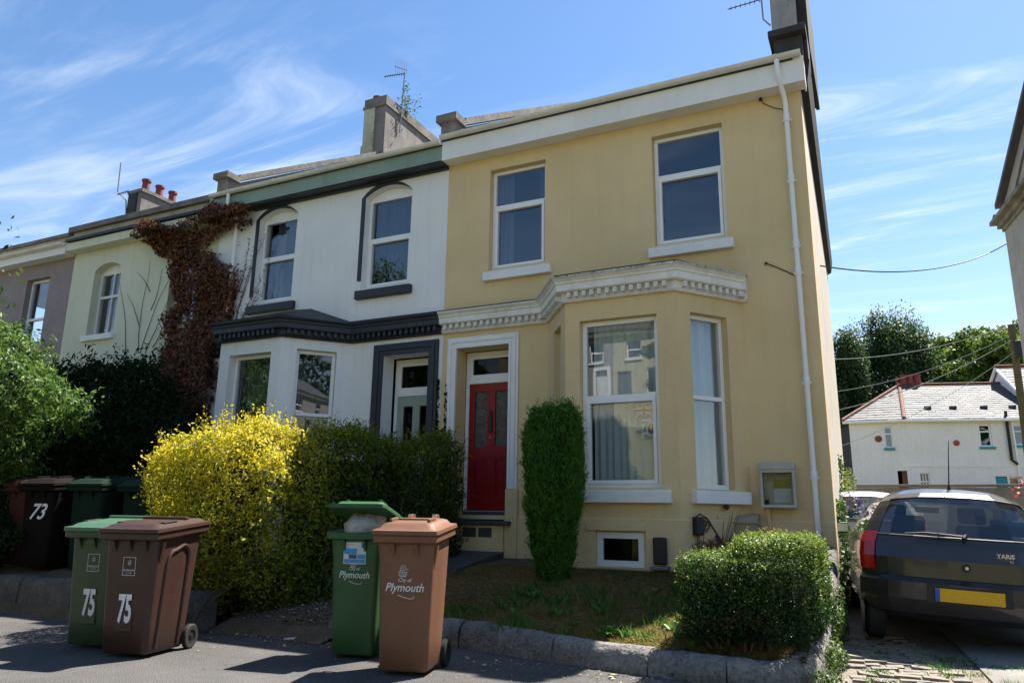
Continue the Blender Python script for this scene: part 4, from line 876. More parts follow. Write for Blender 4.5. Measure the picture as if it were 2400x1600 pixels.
SUNB = leaf_mat('sunlit_shrub_leaf', (.03, .07, .015), (.07, .15, .025), (.19, .27, .05), .45, .48)
def sunb_f(p): return np.minimum(np.minimum(sd_ell(p, (-11.55, -4.15, 2.85), (1.65, .95, .75)), sd_ell(p, (-11.75, -4.2, 2.2), (1.35, .9, .7))), sd_ell(p, (-12.6, -4.2, 2.9), (1.3, 1.0, 1.4)))+.30*pnoise(p, 2.6, 41)+.12*pnoise(p, 7, 42)
ls = thing('leafy_shrub', (-11, -4.1, .4), 'large sunlit leafy green shrub at the left edge', 'shrub')
P, N = sample_shell(sunb_f, (-13.4, -5.4, 1.1), (-8.4, -2.9, 5.0), 46000, .4)
leaf_mesh('foliage', P, N, .070, SUNB, ls, .36, droop=-.3); P2, N2 = sprays(P[sunb_f(P) > -.12], N[sunb_f(P) > -.12], 1300, .28, 12); leaf_mesh('shoot_leaves', P2, N2, .078, SUNB, ls, .34, droop=-.3)
core_box('core', (-11.5, -4.15, 2.6), (.8, .42, .6), ls)
st_ = MB()
for q in range(5): st_.tube([(-11.2+q*.2, -4.05, .35), (-11.5+q*.2, -4.1, 1.5), (-11.9+q*.4, -4.1, 2.6)], [.05, .035, .015], 7)
obj('stems', st_, BARK, ls)
IVL = leaf_mat('wall_plant_leaf', (.02, .05, .01), (.06, .12, .02), (.15, .22, .05), .35, .55)
lp = thing('low_shrub', (-10.4, -3.95, .4), 'small dark shrub spilling over the low wall at the left edge', 'shrub')
P, N = sample_shell(lambda p: sd_ell(p, (-10.75, -4.0, .75), (.75, .35, .42))+.08*pnoise(p, 6, 45), (-11.8, -4.6, .3), (-9.7, -3.4, 1.4), 5000, .2); leaf_mesh('foliage', P, N, .045, LAU, lp, .5); core_box('core', (-10.75, -4.0, .7), (.45, .18, .25), lp)

# brown creeper on the cream and white walls
CREEP = leaf_mat('dead_creeper_leaf', (.05, .016, .008), (.15, .055, .022), (.28, .115, .048), .3, .6)
cr = thing('brown_creeper', (-11.6, -.1, .6), 'withered brown creeper climbing the wall between the white and cream houses', 'creeper')
poly = [(-13.6, 6.9), (-12.7, 6.84), (-11.4, 7.02), (-10.45, 6.95), (-10.38, 6.75), (-10.62, 6.4), (-10.75, 5.1), (-10.80, 4.7), (-11.0, 4.35), (-11.1, 3.9), (-11.1, 3.4), (-11.3, 2.0), (-12.9, 2.0), (-12.9, 3.2), (-12.7, 4.4), (-12.3, 5.28), (-12.65, 6.05), (-13.2, 6.5)]
def inpoly(x, z):
    c = np.zeros(len(x), bool); j = len(poly)-1
    for i in range(len(poly)):
        xi, zi = poly[i]; xj, zj = poly[j]; c ^= ((zi > z) != (zj > z)) & (x < (xj-xi)*(z-zi)/(zj-zi+1e-9)+xi); j = i
    return c
x = RNG.uniform(-13.8, -10.2, 90000); z = RNG.uniform(2, 7.1, 90000); pq = np.stack([x+.1*pnoise(np.stack([x, z, z*0], 1), 5, 3), z+.1*pnoise(np.stack([z, x, z*0], 1), 5, 4), z*0], 1)
k = inpoly(pq[:, 0], pq[:, 1]) & (RNG.uniform(size=90000) < .5+.6*pnoise(pq, 3, 8)); x, z = x[k][:26000], z[k][:26000]
thk = .10+.12*(1+pnoise(np.stack([x, z, z*0], 1), 3.3, 6)); P = np.stack([x, -.03-RNG.uniform(0, 1, len(x))*thk, z], 1); P[(P[:, 2] > 6.72), 1] -= .2
leaf_mesh('foliage', P, np.tile([.1, -1, .25], (len(P), 1)), .072, CREEP, cr, .62, droop=-1.2, jitter=.55)
tw = MB()
def twig(x, z, ang, ln, seed, thick=.006):
    rs = random.Random(seed); pts = [(x, -.012, z)]; a = ang
    for q in range(9):
        a += rs.uniform(-.14, .14); x += math.cos(a)*ln/9; z += math.sin(a)*ln/9; pts.append((x, -.012, z))
    tw.tube(pts, [thick*(1-.08*q) for q in range(10)], 4)
    return pts
LPn = []
for q, (x_, z_, a_, l_) in enumerate([(-10.82, 4.45, 1.25, 1.9), (-10.80, 4.5, 1.05, 1.7), (-10.82, 4.42, .8, 1.0), (-10.80, 4.7, 1.35, 2.0), (-10.85, 4.4, 1.15, 1.2), (-10.83, 5.2, 1.1, 1.2), (-10.8, 4.38, .55, .5)]):
    pts = twig(x_, z_, a_, l_, q)
    for p in pts[1:]:
        for j in range(9): LPn.append((p[0]+RNG.normal()*.025, -.03, p[2]+RNG.normal()*.07))
leaf_mesh('strand_leaves', np.array(LPn), np.tile([0, -1.0, 0], (len(LPn), 1)), .032, CREEP, cr, .6)
for q, (x_, z_, a_, l_) in enumerate([(-13.4, 4.3, 1.75, 2.0), (-13.35, 4.3, 1.5, 2.1), (-13.2, 4.3, 1.3, 1.4), (-13.5, 4.9, 2.0, .9), (-13.2, 5.2, 1.1, .9), (-13.3, 5.6, 2.1, .7), (-13.0, 4.4, .9, .9), (-13.8, 4.4, 1.8, 1.8)]): twig(x_, z_, a_, l_, 30+q, .008)
obj('stems', tw, TWIG, cr)
# ivy on the hedge end / door surround
P = np.stack([-5.98+RNG.normal(size=500)*.06, -.12+RNG.normal(size=500)*.05, RNG.uniform(1.0, 2.5, 500)], 1); P = np.concatenate([P, np.stack([-6.04+RNG.normal(size=120)*.012, -.03+RNG.normal(size=120)*.01, RNG.uniform(2.3, 3.2, 120)], 1), np.stack([-6.2+RNG.normal(size=120)*.012, -.03+RNG.normal(size=120)*.01, RNG.uniform(2.3, 3.3, 120)], 1)])
iv = thing('wall_ivy', (-6, -.1, .6), 'dark ivy climbing beside the white door surround', 'ivy'); leaf_mesh('foliage', P, np.tile([0, -1.0, .2], (len(P), 1)), .05, LAU, iv, .8)
obj('stems', MB().tube([(-5.98, -.06, .6), (-5.99, -.04, 1.8), (-6.04, -.03, 3.2)], [.012, .008, .003], 5), TWIG, iv)
# plants along the drive side of the wall
dp = thing('wall_foot_plants', (-.4, -2.8, 0), 'leafy weeds and ivy growing along the foot of the wall by the drive', 'plants')
def dpf(p): return np.minimum(np.minimum(sd_ell(p, (-.46, -3.0, .10), (.07, .3, .14)), sd_ell(p, (-.50, -3.62, .05), (.10, .18, .08))), sd_ell(p, (-.47, -1.9, .20), (.05, .5, .22)))+.035*pnoise(p, 12, 51)
P, N = sample_shell(dpf, (-.9, -4.2, 0), (-.1, -1.2, .8), 3000, .10); leaf_mesh('foliage', P, N, .030, IVL, dp, .6)
P, N = sample_shell(lambda p: np.minimum(sd_ell(p, (-.50, .7, .45), (.055, .7, .5)), sd_ell(p, (-.60, 4.0, .9), (.10, 1.2, .85)))+.06*pnoise(p, 6, 52), (-1.2, -.3, 0), (0, 5.3, 2.3), 3600, .2)
tp = thing('drive_shrubs', (-.5, 2, .3), 'leafy flowering shrubs along the side wall beyond the parked cars', 'shrub'); leaf_mesh('foliage', P, N, .07, IVL, tp, .55)
VIO = leaf_mat('violet_petal', (.16, .08, .30), (.28, .18, .45), None, .4, .6); leaf_mesh('blossom', np.stack([-.42+RNG.normal(size=90)*.10, 2.9+RNG.normal(size=90)*.4, 1.45+RNG.normal(size=90)*.1], 1), np.tile([0, -1.0, .4], (90, 1)), .05, VIO, tp, .9)
# heather-like bush behind the box hedge
hb = thing('heather_bush', (-1.5, -1.6, .5), 'half dead brown and grey green bush between the box hedge and the house', 'shrub')
P, N = sample_shell(lambda p: np.minimum(sd_ell(p, (-1.12, -1.45, .78), (.30, .3, .30)), sd_ell(p, (-1.62, -1.45, .72), (.36, .3, .28)))+.06*pnoise(p, 8, 61), (-2.2, -2, .4), (-.6, -.9, 1.3), 7000, .16)
HEA = leaf_mat('heather_leaf', (.09, .035, .018), (.17, .09, .05), (.12, .16, .08), .3, .7); leaf_mesh('foliage', P, N, .035, HEA, hb, .3, tint=.35+.4*pnoise(P, 4, 62)+RNG.normal(size=len(P))*.2)
# fallen leaves on the pavement
FY = leaf_mat('fallen_yellow_leaf', (.42, .36, .06), (.50, .48, .22), None, .2, .6)
n = 70; P = np.stack([RNG.uniform(-6.4, -1.2, n), RNG.uniform(-4.5, -3.95, n), np.full(n, .012)], 1); P[:, 1] = np.maximum(P[:, 1], -4.6)
tag(leaf_mesh('fallen_leaves', P, np.tile([0, 0, 1.0], (n, 1)), .04, FY, None, .6, jitter=.25), 'small yellow fallen leaves strewn along the pavement edge', 'leaves', kind='stuff')
def big_leaf(x, y, L, rz, label, cat='leaf', mat=None, z=.008):
    m = MB(); pr = [(0, 0), (.3, .22), (.6, .24), (.85, .13), (1, 0)]
    for a, b in zip(pr, pr[1:]):
        for s in (1, -1): m.face((a[0]*L, 0, .0), (b[0]*L, 0, .004), (b[0]*L, s*b[1]*L, .012), (a[0]*L, s*a[1]*L, .010))
    o = obj('fallen_leaf', m, mat or M('yellow_leaf', (.45, .42, .16), .6, var=.3, scale=20)); o.location = (x, y, z); o.rotation_euler = (0, 0, rz); return tag(o, label, cat)
def pzz(px_, py_, Z=0.0):
    d = _fw+_r2*((px_-1200)/1744.8)-_u2*((py_-800)/1744.8); t = (Z-CAM.z)/d.z; p = CAM+d*t; return p.x, p.y
big_leaf(*pzz(1425, 1584), .085, .2, 'pale yellow leaf lying on the sunlit pavement by the kerb wall')
big_leaf(*pzz(597, 1458, .08), .10, .9, 'bright yellow leaf in shade nearest the green bin', z=.09); big_leaf(*pzz(545, 1442, .10), .08, .3, 'yellow leaf in shade close behind the left brown bin wheel', z=.11)
lt = MB(); lt.hexa([(0, 0, 0), (.09, .02, 0), (.10, .07, 0), (.01, .06, 0), (0, 0, .02), (.09, .02, .008), (.10, .07, .025), (.01, .06, .012)])
o = obj('litter_scrap', lt, M('litter_white', (.55, .53, .52), .6)); o.location = (*pzz(665, 1500), .004); tag(o, 'scrap of white litter on the shaded pavement left of the green bin', 'litter')
o = obj('litter_scrap', lt, MATS['litter_white']); o.location = (*pzz(120, 1434), .004); o.scale = (1.6, 1.3, 1); tag(o, 'flattened pale litter at the foot of the left garden wall', 'litter')

GRIT = leaf_mat('grit', (.05, .045, .04), (.16, .14, .12), (.34, .30, .24), .0, .9)
n = 1500; P = np.stack([RNG.uniform(-8, -.9, n), -3.75-RNG.exponential(.35, n)-.1, np.full(n, .006)], 1); P = P[(P[:, 1] > -6.5)]
tag(leaf_mesh('pavement_grit', P, np.tile([0, 0, 1.0], (len(P), 1)), .016, GRIT, None, .7, jitter=.3, sizevar=.7), 'grit, seed husks and dust scattered on the pavement', 'grit', kind='stuff')
# ------------------------------------------------------------------ wheelie bins
def rrect(hw, hd, r, z, cx=0.0, cy=0.0, n=5, shear=0.0):
    out = []
    for qx, qy, a0 in ((1, 1, 0), (-1, 1, 90), (-1, -1, 180), (1, -1, 270)):
        for k in range(n+1):
            a = R(a0+90*k/n); x = qx*(hw-r)+r*math.cos(a); y = qy*(hd-r)+r*math.sin(a); out.append((cx+x, cy+y, z+shear*(y+hd)))
    return out
WHITET = M('white_print', (.72, .72, .72), .6, var=.1); BLUEST = M('sticker_blue', (.05, .30, .62), .5); PALEST = M('sticker_pale', (.62, .66, .70), .5); DARKST = M('sticker_dark', (.06, .07, .08), .5)
def make_bin(loc, rz, w, d, col, lidcol, label, group, kind='old', gap=0.0):
    b = local('wheelie_bin', loc, rz, label, 'wheelie bin', group); b.scale = (1, 1, 1.08 if kind == 'old' else 1.05)
    bh, th_ = .37*w, .44*w; bd, td = .35*d, .415*d; H = .93; sh = .09
    hw = lambda z: bh+(th_-bh)*z/H; hd = lambda z: bd+(td-bd)*z/H
    m = MB(); rg = [rrect(bh*.93, bd*.93, .03, .03), rrect(bh, bd, .045, .05)]+[rrect(hw(z), hd(z), .05, z, shear=sh*z/H) for z in (.25, .5, .75, .90)]
    m.rings(rg); body = obj('body', m, col, b, smooth=True)
    # rim collar
    m = MB(); m.rings([rrect(hw(.9)+.002, hd(.9)+.002, .05, .895, shear=sh), rrect(w/2-.012, d/2-.012, .03, .905, shear=sh), rrect(w/2, d/2, .03, .91, shear=sh), rrect(w/2, d/2, .03, .955, shear=sh), rrect(w/2-.02, d/2-.02, .03, .957, shear=sh)]); obj('rim', m, col, b, smooth=True, bevel=.004)
    for s in (-.42, .42) if kind == 'old' else (-.6, 0, .6):
        m = MB(); x = s*hw(.9); m.prism([(-hd(.9)+.0, .90), (-hd(.9)-.045, .90), (-hd(.78)+.002, .80)], x-.012, x+.012, 'x'); obj('gusset', m, col, b)
    for s in (-1, 1):   # flared shoulders under the rim
        m = MB(); m.prism([(s*hw(.9), .90), (s*(w/2-.012), .905), (s*hw(.72), .72)], -hd(.8)+.05, -hd(.8)+.08, 'y'); obj('gusset', m, col, b)
    if kind == 'new':   # arched panel rib on each side
        for s in (-1, 1):
            pts = []
            y0, y1 = -bd*.55, bd*.58
            for z in (.06, .3, .6): pts.append((y0, z))
            for k in range(9): a = math.pi-math.pi/2*k/8; pts.append((y0+.10+.10*math.cos(a), .72+.10*math.sin(a)))
            for k in range(9): a = math.pi/2-math.pi/2*k/8; pts.append((y1-.10+.10*math.cos(a), .76+.10*math.sin(a)))
            for z in (.6, .3, .06): pts.append((y1, z))
            m = MB(); m.tube([(s*(hw(z)+.001), y, z) for y, z in pts], .016, 8); obj('side_rib', m, col, b, smooth=True)
        m = MB(); m.prism([(-.075+.0, .20), (.075, .20), (.075, .50), (.06, .53), (-.06, .53), (-.075, .50)], -hd(.35)-.006, -hd(.35)+.03, 'y'); obj('number_panel', m, col, b, bevel=.006)
    # lid hinged at the back
    lid = MB(); zf = .958
    lr = [rrect(w/2+.006, d/2+.012, .035, 0), rrect(w/2+.012, d/2+.018, .035, .008), rrect(w/2+.008, d/2+.014, .035, .034), rrect(w/2-.03, d/2-.025, .05, .040), rrect(w/2-.055, d/2-.06, .05, .072), rrect(w/2-.09, d/2-.10, .05, .082)]
    if kind == 'new': lr = lr[:4]+[rrect(w/2-.06, d/2-.05, .05, .060), rrect(w/2-.09, d/2-.12, .05, .068)]
    lid.rings(lr); L = obj('lid', lid, lidcol, b, smooth=True)
    tilt = math.atan(sh)-0*gap
    Mh = Matrix.Translation((0, d/2, zf+sh*d)) @ Matrix.Rotation(math.atan(sh)-gap, 4, 'X') @ Matrix.Translation((0, -d/2, 0))
    L.data.transform(Mh)
    def onlid(name, mb_, mat, bevel=.004): mb_.v = [tuple(Mh @ Vector(v)) for v in mb_.v]; return obj(name, mb_, mat, L, bevel=bevel)
    zt = .083 if kind == 'old' else .069
    if kind == 'old':
        for s in (-1, 1): onlid('lid_grip', MB().box(s*w*.30-.012, s*w*.30+.012, -d*.28, -d*.02, zt-.004, zt+.022), lidcol)
        onlid('lid_rib', MB().box(-w*.32, w*.32, -d*.02, d*.0+.012, zt-.004, zt+.012), lidcol)
        for s in (-1, 1): onlid('lid_hump', MB().prism([(d*.22, zt-.01), (d*.30, zt+.028), (d*.42, zt+.02), (d*.46, .03)], s*w*.2-.02, s*w*.2+.02, 'x'), lidcol)
    else:
        for s in (-1, 1): onlid('lid_grip', MB().box(s*w*.36-.025, s*w*.36+.025, -d*.30, -d*.06, zt-.012, zt+.006), BLACKP)
        onlid('lid_rib', MB().box(-w*.38, w*.38, d*.12, d*.18, zt-.004, zt+.02), lidcol)
    # handles, axle, wheels
    yb, zb = d/2+.045, .955+sh*d
    for s in (-1, 1):
        m = MB(); m.tube([(s*w*.12, yb, zb), (s*w*.40, yb, zb)], .014, 8); m.tube([(s*w*.14, d/2-.02, zb-.01), (s*w*.14, yb, zb)], .014, 6); m.tube([(s*w*.38, d/2-.02, zb-.01), (s*w*.38, yb, zb)], .014, 6); obj('handle', m, BLACKP if kind == 'new' else col, b, smooth=True)
    wy = bd+.045; wr = .10
    obj('axle', MB().tube([(-bh-.03, wy, wr), (bh+.03, wy, wr)], .012, 8), BLACKP, b)
    m = MB(); m.box(-bh*.8, bh*.8, bd-.02, wy+.01, .07, .16); obj('axle_housing', m, col, b, bevel=.01)
    for s in (-1, 1):
        x = s*(bh+.02); m = MB(); m.lathe([(.055, -.022), (.09, -.024), (wr, -.015), (wr, .015), (.09, .024), (.055, .022), (.055, -.022)], (x, wy, wr), 24, 'x'); wl_ = obj('wheel', m, RUBBER, b, smooth=True)
        m = MB(); m.lathe([(.056, -.014), (.05, -.018), (.02, -.010), (.018, -.022), (.001, -.022)] if s < 0 else [(.056, .014), (.05, .018), (.02, .010), (.018, .022), (.001, .022)], (x, wy, wr), 16, 'x'); obj('hub', m, BLACKP, wl_, smooth=True)
    tl = math.atan((td-bd)/H)
    face = lambda x, z, lift=.003: Matrix.Translation((x, -hd(z)-lift, z)) @ Matrix.Rotation(tl, 4, 'X') @ UPRIGHT
    return b, face, hd
def crest(face, b, x, z, s, mat):
    """crown with a scroll above it, as thin printed lines"""
    m = MB(); F_ = face(x, z); P_ = lambda u, v: tuple(F_ @ Vector((u*s, v*s, 0)))
    def ln(pts, r): m.tube([P_(*p) for p in pts], r*s, 5)
    ln([(-.5, -.5), (.5, -.5)], .04); ln([(-.52, -.38), (.52, -.38)], .03); ln([(-.52, -.38), (-.62, .05)], .035); ln([(.52, -.38), (.62, .05)], .035)
    for k in range(-2, 3): ln([(k*.26-.1, .02), (k*.26, .16), (k*.26+.1, .02), (k*.26, -.06), (k*.26-.1, .02)], .03)
    ln([(-.45, .3), (-.3, .75), (0, .95), (.35, .8), (.5, .45), (.3, .28), (0, .32), (-.2, .25), (-.45, .3)], .035); ln([(-.2, .5), (0, .7), (.2, .55), (.05, .4)], .035); ln([(.5, .45), (.85, .35)], .03)
    ln([(-.35, -.25), (-.15, -.1), (.05, -.25), (.25, -.1), (.4, -.25)], .03)
    obj('crest', m, mat, b)
def plymouth(face, b, z, s, mat):
    text('lettering', 'City of', .038*s, mat, b, face(-.0, z+.052*s), shear=.25); text('lettering', 'Plymouth', .082*s, mat, b, face(0, z), shear=.3, bold=.0004)
    F_ = face(0, z-.062*s); m = MB(); m.tube([tuple(F_ @ Vector((u*s, v*s, 0))) for u, v in ((-.05, .012), (0, -.004), (.05, -.012), (.075, -.008), (.08, .008))], .0022, 5); obj('flourish', m, mat, b)
def plate(face, b, name, x0, x1, z0, z1, mat, lift=.002, th_=.002):
    F_ = face((x0+x1)/2, (z0+z1)/2, lift); m = MB(); a, c = (x1-x0)/2, (z1-z0)/2; m.box(-a, a, -c, c, 0, th_); m.v = [tuple(F_ @ Vector(v)) for v in m.v]; return obj(name, m, mat, b)
BRN = M('brown_bin_plastic', (.175, .080, .044), .48, col2=(.135, .062, .036), scale=3.5, fine=.07, spec=.4, rvar=.1, bump=.05, bscale=120, streak=.14, speck=(16, .70, (.26, .16, .11)))
GRNB = M('green_bin_plastic', (.028, .098, .032), .48, col2=(.022, .072, .026), scale=3.5, fine=.07, spec=.4, rvar=.1, bump=.05, bscale=120, streak=.14, speck=(16, .71, (.07, .13, .07)))
BRN2 = M('dark_brown_bin_plastic', (.050, .024, .018), .42, var=.25, scale=4, fine=.06, spec=.4, rvar=.1, streak=.15, bump=.04, bscale=120)
GRN2 = M('olive_green_bin_plastic', (.040, .064, .031), .45, col2=(.030, .052, .026), scale=3, fine=.06, spec=.4, streak=.15)
G1 = 'bins set out on the pavement'
b, face, hd_ = make_bin((-3.455, -4.70, 0), R(15), .525, .58, BRN, BRN, 'terracotta brown wheelie bin with white Plymouth lettering, rightmost of the bins', G1)
crest(face, b, -.015, .70, .055, WHITET); plymouth(face, b, .595, 1.0, WHITET)
b, face, hd_ = make_bin((-4.20, -4.34, 0), R(11), .53, .58, GRNB, GRNB, 'green wheelie bin with rubbish propping its lid open, beside the terracotta bin', G1, gap=R(19))
plymouth(face, b, .63, .92, WHITET); crest(face, b, -.01, .715, .045, WHITET)
plate(face, b, 'sticker', -.105, .105, .715, .885, PALEST)
for (x0, x1, z0, z1, m_) in ((-.10, .02, .79, .835, BLUEST), (-.098, .10, .722, .752, BLUEST), (.025, .10, .757, .79, BLUEST), (.06, .10, .84, .88, BLUEST), (-.055, .018, .757, .787, DARKST)): plate(face, b, 'sticker_block', x0, x1, z0, z1, m_, .005, .001)
# rubbish bulging under the green lid
rb_ = MB(); rs = random.Random(4)
for k in range(7):
    t = k/6; rb_.v  # ring list below
rg = []
for z, s in ((.90, .9), (.97, .92), (1.02, .8), (1.06, .55), (1.075, .2)): rg.append([(math.cos(a)*.19*s*(1+.12*math.sin(3*a+z*30)), -.03+math.sin(a)*.21*s*(1+.1*math.sin(4*a+2)), z+.012*math.sin(5*a)+.05*(math.sin(a)+1)*.5) for a in [2*math.pi*q/22 for q in range(22)]])
rb_.rings(rg); jit(rb_, .012, 5, 30)
RUB = M('rubbish_bag', (.50, .45, .42), .45, col2=(.30, .33, .26), scale=9, bump=.5, bscale=40, speck=(7, .60, (.34, .20, .16)))
o = obj('rubbish_bag', rb_, RUB, None, smooth=True); o.location = (-4.20, -4.34, .02); o.scale = (1.08, 1.08, 1.10); o.rotation_euler = (0, 0, R(11)); tag(o, 'pale printed packaging stuffed under the open lid of the green bin', 'rubbish')
b, face, hd_ = make_bin((-5.86, -5.22, 0), R(14), .58, .74, BRN2, BRN2, 'dark brown wheelie bin marked 75 with a side panel and black wheel', G1, 'new')
def badge(face, b):
    F_ = face(-.0, .70); m = MB()
    for (x0, x1, z0, z1) in ((-.06, .06, .068, .071), (-.06, .06, -.072, -.069), (-.06, -.057, -.069, .068), (.057, .06, -.069, .068)): m.box(x0, x1, z0, z1, 0, .001)
    m.v = [tuple(F_ @ Vector(v)) for v in m.v]; obj('badge_frame', m, WHITET, b)
    crest(face, b, 0, .725, .026, WHITET); text('lettering', 'PLYMOUTH', .020, WHITET, b, face(0, .668)); text('lettering', 'CITY COUNCIL', .009, WHITET, b, face(0, .648))
badge(face, b); text('house_number', '75', .29, WHITET, b, face(.0, .365, .011), sx=.46, bold=.010)
b, face, hd_ = make_bin((-6.49, -5.10, 0), R(14), .58, .74, GRN2, M('green_bin_lid', (.060, .13, .075), .35, var=.1, spec=.5), 'olive green wheelie bin marked 75 at the left of its brown partner', G1, 'new')
badge(face, b); text('house_number', '75', .29, WHITET, b, face(.0, .365, .011), sx=.46, bold=.010)
G2 = 'bins in the shaded front garden'
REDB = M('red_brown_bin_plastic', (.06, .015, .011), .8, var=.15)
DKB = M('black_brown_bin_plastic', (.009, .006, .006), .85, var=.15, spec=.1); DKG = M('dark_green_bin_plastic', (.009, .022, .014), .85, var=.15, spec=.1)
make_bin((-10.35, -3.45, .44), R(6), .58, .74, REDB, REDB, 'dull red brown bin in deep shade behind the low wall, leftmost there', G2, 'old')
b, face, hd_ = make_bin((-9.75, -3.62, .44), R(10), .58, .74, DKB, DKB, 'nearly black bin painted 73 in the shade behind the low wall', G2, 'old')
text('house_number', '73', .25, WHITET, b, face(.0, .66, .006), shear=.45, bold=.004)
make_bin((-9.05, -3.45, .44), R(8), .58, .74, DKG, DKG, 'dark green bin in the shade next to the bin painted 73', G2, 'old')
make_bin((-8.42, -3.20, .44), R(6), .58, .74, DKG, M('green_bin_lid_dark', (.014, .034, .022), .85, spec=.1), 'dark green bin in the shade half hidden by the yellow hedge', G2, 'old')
# ------------------------------------------------------------------ driveway stones
pv = []
for q in range(8):
    m = MB(); rs = random.Random(q); a, b = .075+rs.uniform(-.02, .03), .05+rs.uniform(-.008, .014)
    top = [(-a+.012, -b+.01), (a-.012+rs.uniform(-.02, .02), -b+.01), (a-.012, b-.01+rs.uniform(-.01, .01)), (-a+.012, b-.01)]; bot = [(-a, -b), (a, -b), (a, b), (-a, b)]
    h = .016+rs.uniform(0, .010)
    m.hexa([(x, y, -.03) for x, y in bot]+[(x, y, h+rs.uniform(-.006, .006)) for x, y in top]); pv.append(mesh_only('paving_stone', m, PAVER))
drv = bpy.data.objects['driveway']
# the bed itself follows two slopes: kerb to wheels, then gently up the yard
drv.data.clear_geometry(); drv.data.materials.clear(); _v = []; _f = []
for y, z in ((-4.25, -.03), (-2.6, .06), (-1.0, .13), (16, .62)): _v += [(-.9, y, z), (6, y, z)]
for k in range(3): _f.append([2*k, 2*k+1, 2*k+3, 2*k+2])
drv.data.from_pydata(_v, [], _f)
if not drv.data.materials: drv.data.materials.append(SANDB)
def drive_z(y): return float(np.interp(y, (-4.25, -2.6, -1.0, 16), (-.03, .06, .13, .62)))
rs = random.Random(3); y = -4.15
row = 0
while y < -1.55:
    x = -.36+rs.uniform(-.1, .1)+.02*row % .13
    while x < .62-.06*row*.35:
        L_ = rs.uniform(.8, 1.25)
        o = inst(rs.choice(pv), 'paving_stone', drv, (x, y+rs.uniform(-.012, .012)+(x*.12), drive_z(y)-.008+rs.uniform(-.006, .006)), rs.uniform(-.10, .10)+.1, (L_, rs.uniform(.85, 1.1), 1), rot=(rs.uniform(-.04, .04), rs.uniform(-.04, .04), .12+rs.uniform(-.09, .09)))
        x += .168*L_
    y += .112; row += 1
cs = MB(); cs.hexa([(.72, -4.2, -.1), (1.5, -4.2, -.1), (1.2, -1.0, -.1), (.42, -1.0, -.1), (.72, -4.2, -.005), (1.5, -4.2, -.005), (1.2, -1.0, .155), (.42, -1.0, .155)]); struct('concrete_strip', cs, CONC)
WG = np.concatenate([np.array([RNG.uniform(-.3, .9), RNG.uniform(-4.1, -2.3), 0])+RNG.normal(size=(40, 3))*np.array([.06, .02, 0]) for q in range(26)]); WG[:, 2] = np.interp(WG[:, 1], (-4.25, -2.6, -1.0), (-.03, .06, .13))
tag(blades('drive_grass', WG, .045, .006, GRN, .7), 'grass tufts growing in the joints of the drive paving', 'grass', kind='stuff')

